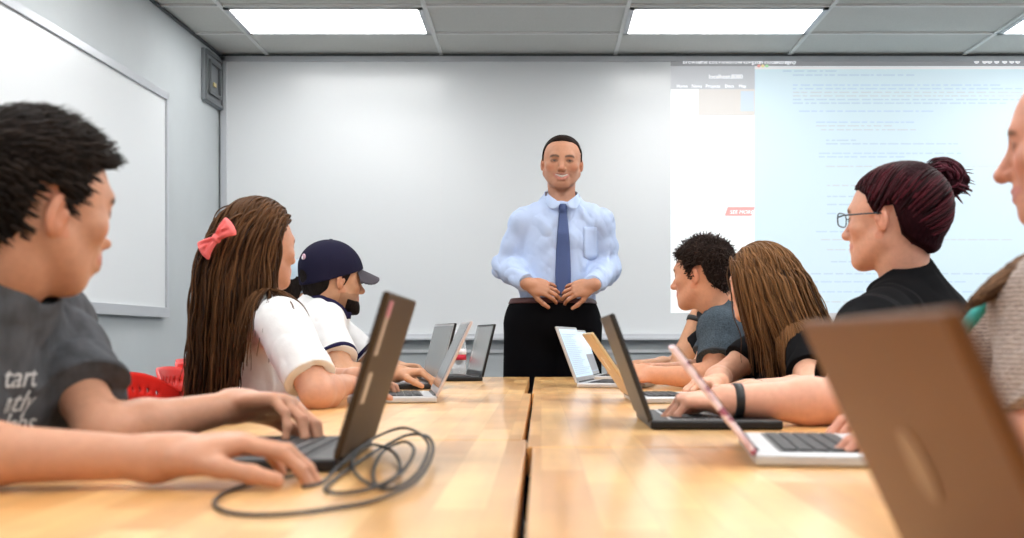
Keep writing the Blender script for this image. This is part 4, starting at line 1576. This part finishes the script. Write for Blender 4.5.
p3 = build_person('person in a navy cap and white t-shirt with navy collar and sleeve trim', H=H3, neck=A3([-.74, 3.87, 1.00]), pel=A3([-.94, 3.9, .53]), tyaw=83, sh=sh3, el=el3, wr=wr3, hands=(h3L, h3R),
                  skin=SK['tan'], lip=(.4, .15, .12), brow=(.015, .01, .01), s=1.02, fat=1.05, neckr=.06, shirt=m_white, sleeve=.66, sl_t=.006, sleeve_flare=.002, shirt_t=.008, wr_amp=.004, colextra=beard, nk_up=-.02, seed=12, torso=dict(ww=.16, dp=.122))
hair_cap('hair', H3, hairline(.06, .04, -.03, .02, -.04, -.085), lambda q: .008 + 0 * q[..., 0], m_hairs, p3.root, (.012, .009, .008), bumps=(.0012, 90), seed=4)


def gb(q):
    return np.minimum(np.minimum(-.074 - q[..., 2] + .15 * (.06 - q[..., 1]) * (q[..., 1] < .06), q[..., 1] - .022), q[..., 2] + .122)


solid('beard', H3.ops()[:8] + [H3.el((0, .078, -.105), (.026, .018, .024), .02)], .003, m_hairs, p3.root,
      lambda P, d: smax(d - .0045 + .0015 * wav(P, 120, 3), -gb(H3.local(P)) * 1.0, .006), lambda V: np.tile(A3([.014, .010, .009]), (len(V), 1)), infl=.03)
for (e, d_, _) in p3.ends:
    band('sleeve_trim', p3, e, d_, .1, m_navy, .013)


def collar_band(p, name, m, neck, width=.014):
    def post(P, dd):
        Pf = P.astype(np.float32)
        dd = p.shirt_post(P, dd) - .002
        return np.maximum(dd, opd(p.ntube, Pf) - width)
    return solid(name, p.shirt_ops, .003, m, p.root, post, infl=.05, lo=neck - .14, hi=neck + .14)


collar_band(p3, 'collar_trim', m_navy, A3([-.74, 3.87, 1.00]))
# the cap: crown, brim, button, emblem
m_cap = mat('navy_cap_twill', (.013, .012, .03), rough=.85, spec=.1, bump=(400, .3, (1, 1, 1)))


def make_cap(H, label, m, brim_m, emblem=True):
    c = thing('baseball_cap', label, 'cap', tuple(H.p(0, -.01, .04)), 0)

    def crown(P, d):
        q = H.local(P)
        lim = q[..., 2] - .020 - .33 * q[..., 1]
        d = d - .011 * H.sc
        seam = np.abs(np.sin(np.arctan2(q[..., 0], q[..., 1] + .012) * 3))
        d = d + .0012 * np.exp(-(seam / .05) ** 2)
        d = smax(d, -(lim + .012) * H.sc, .003)
        k = H.skull()
        hole = np.sqrt((q[..., 0] / .030) ** 2 + ((q[..., 2] - .002) / .022) ** 2) - 1
        return np.where(q[..., 1] < -.06, smax(d, -hole * .02, .003), d)
    ops_ = [H.el((0, -.012, .042), (.078, .097, .080), .02)] + H.skull()
    solid('crown', ops_, .003, m, c, crown, infl=.05)
    # brim: a curved plate
    ops_ = [H.el((0, .085, .030), (.072, .085, .030), .01)]

    def brim(P, d):
        q = H.local(P)
        z = q[..., 2] - (.046 - .34 * (q[..., 1] - .08) - 8.5 * q[..., 0] ** 2)
        out = np.sqrt((q[..., 0] / .084) ** 2 + ((q[..., 1] - .07) / .102) ** 2) - 1
        inn = .062 - q[..., 1] + 0 * q[..., 0]
        d2 = np.maximum(np.abs(z) - .0035, out * .05)
        return np.maximum(d2, inn) * H.sc * .8
    solid('brim', [H.el((0, .10, .03), (.085, .09, .05), .01)], .0022, brim_m, c, brim, infl=.04)
    solid('button', [H.el((0, -.012, .133), (.009, .009, .006), .003)], .002, m, c)
    if emblem:
        a = math.radians(152)
        e0 = H.p(-.0, -.112, .052)
        cpos = H.p(.0, -.122, .070)
        solid('emblem', [H.el((-.012, -.1185, .066), (.013, .004, .013), .004)], .0016, mat('cap_emblem', (.55, .35, .42), rough=.7), c)
        solid('emblem', [H.el((-.010, -.1205, .064), (.006, .004, .007), .004)], .0016, mat('cap_emblem_white', (.8, .78, .8), rough=.7), c)
    return c


make_cap(H3, 'navy baseball cap with small pink emblem at the back, worn with a white t-shirt', m_cap, mat('cap_brim', (.035, .028, .04), rough=.7, bump=(300, .25, (1, 1, 1))))

# ---------------------------------------------------------------- man hidden behind the cap
H10 = Head(w(300, 293, 4.45), 50, 0, 0, sc=.97)
sh10 = (A3([-1.02, 4.66, .92]), A3([-.98, 4.32, .92])); el10 = (A3([-.80, 4.72, .78]), A3([-.80, 4.36, .78])); wr10 = (A3([-.58, 4.62, .785]), A3([-.57, 4.42, .785]))
p10 = build_person('person in a pale blue grey cap almost hidden behind the navy capped person', H=H10, neck=A3([-.97, 4.47, .97]), pel=A3([-1.13, 4.5, .53]), tyaw=88, sh=sh10, el=el10, wr=wr10,
                   hands=(hand_ops(wr10[0], (1, -.1, 0), (0, 0, -1), 1, .95), hand_ops(wr10[1], (1, .1, 0), (0, 0, -1), -1, .95)), skin=SK['tan'], lip=LIP, brow=(.02, .015, .012), vox=.004, shirt=m_navy)
hair_cap('hair', H10, hairline(.06, .04, -.03, .0, -.06, -.10), lambda q: .016 + 0 * q[..., 0], m_hairs, p10.root, (.012, .009, .008), bumps=(.003, 70), vox=.004, seed=6)
make_cap(H10, 'pale blue grey cap on the person almost hidden behind the navy capped one', mat('pale_cap', (.32, .40, .47), rough=.8), mat('pale_cap', (.32, .40, .47)), False)

# ---------------------------------------------------------------- man in the slate t-shirt on the right
H5 = Head(w(702, 274, 3.93), -54, -3, 0, sc=1.0, wid=.97, jaw=1.0, nose=1.0, smile=.8)
sh5 = (A3([.590, 3.77, .930]), A3([.66, 4.10, .935])); el5 = (A3([.560, 3.66, .778]), A3([.565, 4.05, .785])); wr5 = (A3([.375, 3.715, .785]), A3([.405, 3.93, .792]))
h5L = hand_ops(wr5[0], (-.90, .25, .10), (.1, .5, -.6), -1, 1.0, curl=(62, 70, 40), spread=3, thumb=(.8, .4, .45), tcurl=28)
h5R = hand_ops(wr5[1], (-.85, -.45, .05), (.1, -.5, -.7), 1, 1.0, curl=(48, 50, 30), spread=5, thumb=(.8, .45, .3), tcurl=20)
p5 = build_person('person in a slate t-shirt leaning on clasped hands, right side of the table', H=H5, neck=A3([.635, 3.96, 1.00]), pel=A3([.83, 3.97, .53]), tyaw=-86, sh=sh5, el=el5, wr=wr5, hands=(h5L, h5R),
                  skin=(.62, .30, .18), lip=(.5, .18, .15), brow=(.03, .02, .015), shirt=m_slate, sleeve=.66, sl_t=.007, sleeve_flare=.002, wr_amp=.004, neckr=.056, nk_up=-.02, seed=15)
g5 = hairline(.064, .045, -.026, .022, -.03, -.080)
hair_cap('hair', H5, g5, lambda q: .006 + .010 * np.clip((q[..., 2] - .02) / .06, 0, 1), m_hairs, p5.root, (.018, .011, .009), bumps=(.006, 75), seed=8)
P0, N0, q0 = scalp(H5, g5, 1900, 9)
D0 = N0 * .6 + RNG.normal(size=N0.shape) * .40 + (H5.R @ A3([0, .3, 0]))[None]
D0 /= np.linalg.norm(D0, axis=1, keepdims=True)
strands('hair_strands', p5.root, m_hair, P0 + N0 * .010, D0, H5.skull(), A3([.022, .014, .011]) * RNG.uniform(.5, 2.0, (len(P0), 1)), steps=6, seg=.0055, grav=.18, margin=.006, rad=.0012, jit=.16, spread=.004, lens=np.where(q0[:, 2] > .03, 4, 2))
collar_band(p5, 'collar_trim', mat('slate_rib', (.028, .034, .042), rough=.9), A3([.635, 3.96, 1.00]))
for (e, d_, _) in p5.ends:
    band('sleeve_trim', p5, e, d_, .1, MATS['slate_rib'], .008, .001)

# ---------------------------------------------------------------- person hidden behind him: one raised forearm shows
H9 = Head(w(716, 282, 4.62), -60, -4, 0, sc=.96, ears=True)
sh9 = (A3([.70, 4.45, .93]), A3([.74, 4.80, .93])); el9 = (A3([.548, 4.52, .785]), A3([.56, 4.85, .785])); wr9 = (A3([.617, 4.56, .985]), A3([.40, 4.72, .79]))
h9L = hand_ops(wr9[0], (.25, .1, .95), (.9, .3, .2), 1, .95, curl=(55, 60, 35), spread=4)
p9 = build_person('person behind the slate t-shirt, only a raised forearm with black watch showing', H=H9, neck=A3([.74, 4.63, .985]), pel=A3([.92, 4.63, .53]), tyaw=-88, sh=sh9, el=el9, wr=wr9,
                  hands=(h9L, hand_ops(wr9[1], (-1, -.1, 0), (0, 0, -1), 1, .95)), skin=(.50, .26, .15), lip=LIP, brow=(.02, .015, .012), vox=.004, shirt=m_black, sleeve=.5)
hair_cap('hair', H9, hairline(.07, .05, -.02, .02, -.03, -.07), lambda q: .010 + 0 * q[..., 0], m_hairs, p9.root, (.012, .009, .008), vox=.004, seed=6)


def wristband(name, label, cat, e, wv, off_, r_, width, m, face=None):
    """a band around a forearm near the wrist"""
    d_ = unit(A3(wv) - A3(e)); c_ = A3(wv) - d_ * off_
    bm = bmesh.new()
    prof = [(r_, -width / 2), (r_ + .003, -width / 2 + .001), (r_ + .0035, 0), (r_ + .003, width / 2 - .001), (r_, width / 2), (r_ - .0015, 0)]
    n_ = 32
    q_ = Vector(d_).to_track_quat('Z', 'Y').to_matrix().to_4x4()
    rings = [[bm.verts.new(Matrix.Translation(Vector((0, 0, 0))) @ q_ @ Vector((a * math.cos(2 * math.pi * k / n_), a * math.sin(2 * math.pi * k / n_), b))) for k in range(n_)] for a, b in prof]
    for i in range(len(rings)):
        A_, B_ = rings[i], rings[(i + 1) % len(rings)]
        for k in range(n_):
            bm.faces.new((A_[k], A_[(k + 1) % n_], B_[(k + 1) % n_], B_[k]))
    o_ = fin(name, bm, m, None, True, Vector(c_))
    tag(o_, label, cat)
    return o_, c_, d_


m_rub = mat('black_rubber', (.012, .012, .013), rough=.45)
o_, c_, d_ = wristband('wrist_watch', 'black watch on the raised forearm behind the slate t-shirt', 'watch', el9[0], wr9[0], .004, .0295, .022, m_rub)
solid('watch_case', [BX(c_ + unit(np.cross(d_, A3([0, 1, 0.]))) * -.034, (.006, .017, .019), np.stack([unit(np.cross(d_, A3([0, 1, 0.]))), unit(np.cross(d_, np.cross(d_, A3([0, 1, 0.])))), d_], 1), .003, .004)], .002, m_scr, o_)

# ---------------------------------------------------------------- woman with long loose brown hair, right
H6 = Head(w(759, 284, 3.45), -48, -4, 0, sc=.91, wid=.96, jaw=.92, nose=.8, smile=.5)
sh6 = (A3([.765, 3.29, .885]), A3([.73, 3.61, .90])); el6 = (A3([.735, 3.10, .76]), A3([.545, 3.50, .782])); wr6 = (A3([.54, 2.97, .772]), A3([.505, 3.24, .780]))
h6L = hand_ops(wr6[0], (-.9, .1, 0), (0, 0, -1), -1, .88, curl=(35, 40, 25)); h6R = hand_ops(wr6[1], (-.8, -.35, 0), (0, 0, -1), 1, .88, curl=(35, 40, 25))
p6 = build_person('person in a black t-shirt leaning forward beside the person in slate, face turned away', H=H6, neck=A3([.735, 3.455, .955]), pel=A3([.90, 3.44, .53]), tyaw=-80, sh=sh6, el=el6, wr=wr6, hands=(h6L, h6R),
                  skin=(.68, .37, .25), lip=(.55, .22, .2), brow=(.07, .04, .025), s=.95, neckr=.047, torso=dict(ww=.14, wc=.15, dp=.105, bust=.018, shr=.05), shirt=m_black, sleeve=.60, sl_t=.005, sleeve_flare=.002, shirt_t=.007, seed=17)
g6 = hairline(.070, .048, .012, -.01, -.05, -.08)
bd6 = H6.R @ A3([0, -1, 0])


def fl6(q):
    return (H6.R @ A3([0, .25, 0]))[None] * np.clip((q[:, 1:2] - .0) / .06, 0, 1) + (H6.R @ A3([1., 0, 0]))[None] * (q[:, :1] * 9)


_, _, q6 = scalp(H6, g6, 2600, 31)
pk6 = np.where((q6[:, 0] > .0) & (q6[:, 1] > -.01), .62, 1.0)[:, None].astype(np.float32)
long_hair(p6, H6, (.028, .013, .007), (.19, .09, .036), 2600, 36, .0105, g6, 31, back=.55, fl=fl6, spread=.014, jit=.035,
          pull=lambda P, i: (A3([.07, -.02, 0], np.float32) * (1.3 if 8 < i < 24 else .4))[None] * pk6)

# ---------------------------------------------------------------- woman with the hair bun
H7 = Head(w(891, 218, 2.60), -50, 0, 0, sc=.98, wid=1.0, jaw=1.02, nose=.85, smile=.9)
sh7 = (A3([.69, 2.39, .92]), A3([.965, 2.74, .93])); el7 = (A3([.560, 2.13, .785]), A3([.74, 2.60, .785])); wr7 = (A3([.343, 2.11, .787]), A3([.43, 2.30, .79]))
h7L = hand_ops(wr7[0], (-.92, .06, .02), (.05, .1, -1), -1, .95, curl=(52, 55, 30), spread=5, thumb=(.75, .5, .4), tcurl=20)
h7R = hand_ops(wr7[1], (-.95, -.05, 0), (0, 0, -1), 1, .95, curl=(45, 45, 25))


def vn(P, d, nb, R):
    F = R[:, 1]
    a = nb + F * .085 - R[:, 2] * .10
    o1 = RC(nb + F * .04 + R[:, 2] * .06, nb + F * .11 - R[:, 2] * .075, .045, .012, .004, True)
    return comb(d, opd(o1, P), o1)


p7 = build_person('person in a black top and eyeglasses reaching to the black laptop on the right', H=H7, neck=A3([.835, 2.61, 1.025]), pel=A3([.93, 2.62, .53]), tyaw=-46, sh=sh7, el=el7, wr=wr7, hands=(h7L, h7R),
                  skin=(.70, .37, .26), lip=(.6, .25, .22), brow=(.06, .025, .02), s=1.05, fat=1.0, neckr=.052, torso=dict(ww=.17, wc=.17, wh=.19, dp=.125, bust=.02), shirt=m_black, sleeve=.60, neckline=.006, nk_up=-.045, vneck=vn, seed=19)
g7 = hairline(.068, .048, -.002, .020, -.045, -.088)
m_redh = (.018, .004, .006)
hair_cap('hair', H7, g7, lambda q: .004 + .018 * np.clip((-q[..., 1]) / .08, 0, 1), m_hairs, p7.root, m_redh, bumps=(.0015, 60), seed=11)
bun_c = w(942, 179, 2.66)
P0, N0, q0 = scalp(H7, g7, 1500, 13)
tgt = (bun_c - P0); tgt /= np.linalg.norm(tgt, axis=1, keepdims=True)
D0 = tgt - N0 * (tgt * N0).sum(1, keepdims=True) * .9
D0 /= np.linalg.norm(D0, axis=1, keepdims=True)
dist = np.linalg.norm(bun_c - P0, axis=1)
bcf = bun_c.astype(np.float32)
hb = H7.skull() + [H7.el((0, -.05, .02), (.078, .085, .088), .03)]


def pull7(P, i):
    v = bcf - P
    return v / np.maximum(.01, np.linalg.norm(v, axis=1, keepdims=True)) * .8


t_ = RNG.random((len(P0), 1)) ** 2
cols = (A3([.012, .003, .004]) * (1 - t_) + A3([.09, .014, .022]) * t_) * RNG.uniform(.7, 1.3, (len(P0), 1))
strands('hair_strands', p7.root, m_hair, P0 + N0 * .005, D0, hb, cols, steps=26, seg=.0095, grav=.0, margin=.005, rad=.0017, jit=.02, spread=.004, lens=np.clip((dist / .0095).astype(int), 3, 26), pull=pull7)
bun_ops = []
rb = np.random.default_rng(4)
for k in range(11):
    a = 2 * math.pi * k / 11
    c1 = bun_c + A3([math.cos(a) * .038, .4 * math.sin(a) * .02, math.sin(a) * .026]) + rb.normal(size=3) * .004
    a2 = a + .9
    c2 = bun_c + A3([math.cos(a2) * .036, -.012 + .4 * math.sin(a2) * .02, math.sin(a2) * .026]) + rb.normal(size=3) * .005
    bun_ops.append(RC(c1, c2, .019, .018, .006))
bun_ops.append(EL(bun_c, (.044, .040, .042), None, .01))
solid('hair_bun', bun_ops, .0025, m_hairs, p7.root, lambda P, d: d + .002 * wav(P, 130, 2), lambda V: A3(m_redh)[None] * (1.0 + 1.6 * np.clip(wav(V.astype(np.float32), 120, 9), 0, 1))[:, None])
n_ = 240
dd = rb.normal(size=(n_, 3)); dd[:36] += A3([1.4, 0, -.7]); dd /= np.linalg.norm(dd, axis=1, keepdims=True)
Pb = bun_c + dd * .046
tg = np.cross(dd, A3([0, 1, .2])) + .25 * dd
tg[:36] = dd[:36] * .8 + A3([.5, 0, -.5])
tg /= np.linalg.norm(tg, axis=1, keepdims=True)
strands('hair_strands', p7.root, m_hair, Pb, tg, [EL(bun_c, (.050, .045, .047))], A3([.05, .010, .016]) * rb.uniform(.5, 2.4, (n_, 1)), steps=8, seg=.006, grav=.0, margin=.001, rad=.0018, jit=.06, spread=.004, lens=np.where(np.arange(n_) < 36, 5, 8),
        pull=lambda P, i: np.where((np.arange(n_) < 36)[:, None], 0, (bcf - P) * 16).astype(np.float32))
# glasses
gl = thing('eyeglasses', 'dark rimmed eyeglasses worn by the person in the black top', 'glasses', tuple(H7.p(0, .1, 0)), 0)
go = np.array(gl.location)
m_rim = mat('glasses_rim', (.03, .05, .07), rough=.3)
for a in (-1, 1):
    pts = []
    for k in range(25):
        t = 2 * math.pi * k / 24
        cx_, cz_ = math.cos(t), math.sin(t)
        ex = .026 * np.sign(cx_) * abs(cx_) ** .6; ez = .016 * np.sign(cz_) * abs(cz_) ** .6
        pts.append(H7.p(a * .034 + ex, .108 - .10 * abs(a * .034 + ex) ** 1.2, -.001 + ez) - go)
    bm = bmesh.new(); tube(bm, pts, .0016, 6)
    rim = fin('rim', bm, m_rim, gl, True)
    bm = bmesh.new()
    bm.faces.new([bm.verts.new(Vector(q)) for q in pts[:-1]])
    o = fin('lens', bm, mat('lens_glass', (.95, .97, 1), rough=.02, trans=1.0, ior=1.05), rim)
    md = o.modifiers.new('t', 'SOLIDIFY'); md.thickness = .0012
    bm = bmesh.new(); tube(bm, [H7.p(a * .060, .103, .004) - go, H7.p(a * .072, .085, .006) - go, H7.p(a * .084, .03, .005) - go, H7.p(a * .086, -.012, .004) - go, H7.p(a * .084, -.028, -.012) - go], .0019, 6)
    fin('temple_arm', bm, m_rim, gl, True)
bm = bmesh.new(); tube(bm, [H7.p(-.009, .107, .003) - go, H7.p(0, .111, .005) - go, H7.p(.009, .107, .003) - go], .0015, 6)
fin('bridge', bm, m_rim, gl, True)
wristband('wristband', 'wide black band on the forearm reaching to the black laptop', 'wristband', el7[0], wr7[0], .020, .0305, .017, m_rub)
wristband('hair_tie', 'thin dark band on the wrist behind the black wristband', 'bracelet', el7[1], wr7[1], .012, .0275, .004, m_rub)

# ---------------------------------------------------------------- woman in the knitted top at the right edge
H8 = Head(w(1081, 139, 1.65), -56, -5, 0, sc=1.0, wid=1.02, jaw=1.05, nose=1.0, smile=.6)
sh8 = (A3([.675, 1.49, .935]), A3([.82, 1.83, .95])); el8 = (A3([.655, 1.385, .780]), A3([.74, 2.0, .785])); wr8 = (A3([.522, 1.465, .782]), A3([.60, 1.84, .787]))
h8L = hand_ops(wr8[0], (-.95, .05, -.02), (0, 0, -1), -1, .93, curl=(18, 24, 14), spread=9)
h8R = hand_ops(wr8[1], (-.93, -.12, -.02), (0, 0, -1), 1, .93, curl=(20, 26, 16), spread=8)
m_knit = mat('taupe_knit', (.36, .29, .25), rough=.95, sheen=.2)
nt = m_knit.node_tree; bs_ = nt.nodes['Principled BSDF']
tcn = nt.nodes.new('ShaderNodeTexCoord'); mpn = nt.nodes.new('ShaderNodeMapping'); nt.links.new(tcn.outputs['Object'], mpn.inputs['Vector'])
wv_ = nt.nodes.new('ShaderNodeTexWave'); wv_.bands_direction = 'Z'; wv_.inputs['Scale'].default_value = 52; wv_.inputs['Distortion'].default_value = 3.5; wv_.inputs['Detail Scale'].default_value = 3
nt.links.new(mpn.outputs['Vector'], wv_.inputs['Vector'])
nz_ = nt.nodes.new('ShaderNodeTexNoise'); nz_.inputs['Scale'].default_value = 170; nt.links.new(mpn.outputs['Vector'], nz_.inputs['Vector'])
mm_ = nt.nodes.new('ShaderNodeMath'); mm_.operation = 'MULTIPLY'; nt.links.new(wv_.outputs['Fac'], mm_.inputs[0]); nt.links.new(nz_.outputs['Fac'], mm_.inputs[1])
cr_ = nt.nodes.new('ShaderNodeValToRGB'); cr_.color_ramp.elements[0].color = (.20, .145, .13, 1); cr_.color_ramp.elements[1].color = (.42, .34, .29, 1); cr_.color_ramp.elements[0].position = .05; cr_.color_ramp.elements[1].position = .42
nt.links.new(mm_.outputs[0], cr_.inputs['Fac']); nt.links.new(cr_.outputs['Color'], bs_.inputs['Base Color'])
bp_ = nt.nodes.new('ShaderNodeBump'); bp_.inputs['Strength'].default_value = .6; bp_.inputs['Distance'].default_value = .004; nt.links.new(mm_.outputs[0], bp_.inputs['Height']); nt.links.new(bp_.outputs['Normal'], bs_.inputs['Normal'])
p8 = build_person('person in a taupe knitted top with teal strap, cut off by the right edge', H=H8, neck=A3([.835, 1.655, 1.02]), pel=A3([.96, 1.64, .53]), tyaw=-80, sh=sh8, el=el8, wr=wr8, hands=(h8L, h8R),
                  skin=(.62, .29, .20), lip=(.55, .22, .2), brow=(.16, .08, .05), s=1.08, fat=1.12, vox=.0027, neckr=.054, torso=dict(ww=.18, wc=.175, wh=.20, dp=.14, bust=.03), shirt=m_knit, sleeve=.88, sl_t=.018, sleeve_flare=.008, shirt_name='knitted_top', seed=23)
g8 = hairline(.088, .050, .0, .0, -.05, -.08)
bd8 = H8.R @ A3([0, -1, 0])


def fl8(q):
    return (H8.R @ A3([1., 0, 0]))[None] * (q[:, :1] * 8)


long_hair(p8, H8, (.06, .03, .016), (.20, .11, .06), 1100, 30, .012, g8, 41, back=.7, spread=.012)
r8 = np.random.default_rng(8)
key8 = A3([w(1075, 252, 1.57), w(1040, 264, 1.53), w(1010, 277, 1.50), w(986, 291, 1.49), w(968, 305, 1.48)])
rad8 = A3([.040, .036, .029, .020, .008])
hb8 = bmesh.new()
tt8 = np.linspace(0, 4, 22)
for k in range(420):
    a_, r_ = r8.uniform(0, 2 * math.pi), math.sqrt(r8.random())
    e_ = r8.uniform(3.5, 4.0)
    path_ = []
    for t_ in tt8 * e_ / 4:
        c_ = A3([np.interp(t_, range(5), key8[:, x_]) for x_ in range(3)]); rr8 = float(np.interp(t_, range(5), rad8)) * r_
        path_.append(c_ + A3([.45, -.3, .84]) * math.sin(a_) * rr8 + A3([0, 1, .35]) * math.cos(a_) * rr8 * .8 + r8.normal(size=3) * .0006)
    tube(hb8, path_, [.0021 * (1 - .6 * (q_ / 21) ** 3) for q_ in range(22)], 5)
hb8_me = bpy.data.meshes.new('hair_lock')
for f in hb8.faces: f.smooth = True
hb8.to_mesh(hb8_me); hb8.free()
at8 = hb8_me.color_attributes.new('Col', 'FLOAT_COLOR', 'POINT')
cc8 = np.ones((len(hb8_me.vertices), 4), np.float32)
nv8 = len(cc8) // 420
cc8[:, :3] = np.repeat(A3([.05, .026, .014]) + r8.random((420, 1)) ** 2 * A3([.20, .11, .06]), nv8, 0)
at8.data.foreach_set('color', cc8.ravel())
hb8_me.materials.append(m_hair)
hb8_o = link('hair_lock', hb8_me, p8.root); hb8_o.location = -p8.root.location
# teal strap over her shoulder
pts = [w(1004, 280, 1.545), w(989, 298, 1.535), w(976, 314, 1.535), w(962, 332, 1.55), w(950, 352, 1.57)]
so8 = p8.shirt_ops
Pp = A3(pts, np.float32)
for _ in range(10):
    d, n = grad(so8, Pp, p8.shirt_post)
    Pp = Pp - n * np.minimum(d - .006, 0)[:, None]
fine = [Pp[0] + (Pp[-1] - Pp[0]) * 0]
fine = np.concatenate([Pp[i] + (Pp[i + 1] - Pp[i]) * np.linspace(0, 1, 8, endpoint=False)[:, None] for i in range(len(Pp) - 1)])
for _ in range(6):
    d, n = grad(so8, fine, p8.shirt_post)
    fine = fine - n * np.minimum(d - .006, 0)[:, None]
bm = bmesh.new(); tube(bm, [Vector(q) for q in fine], .009, 10)
o = fin('strap', bm, mat('teal_strap', (.05, .42, .40), rough=.6), None, True)
o.parent = p8.root; o.location = -p8.root.location
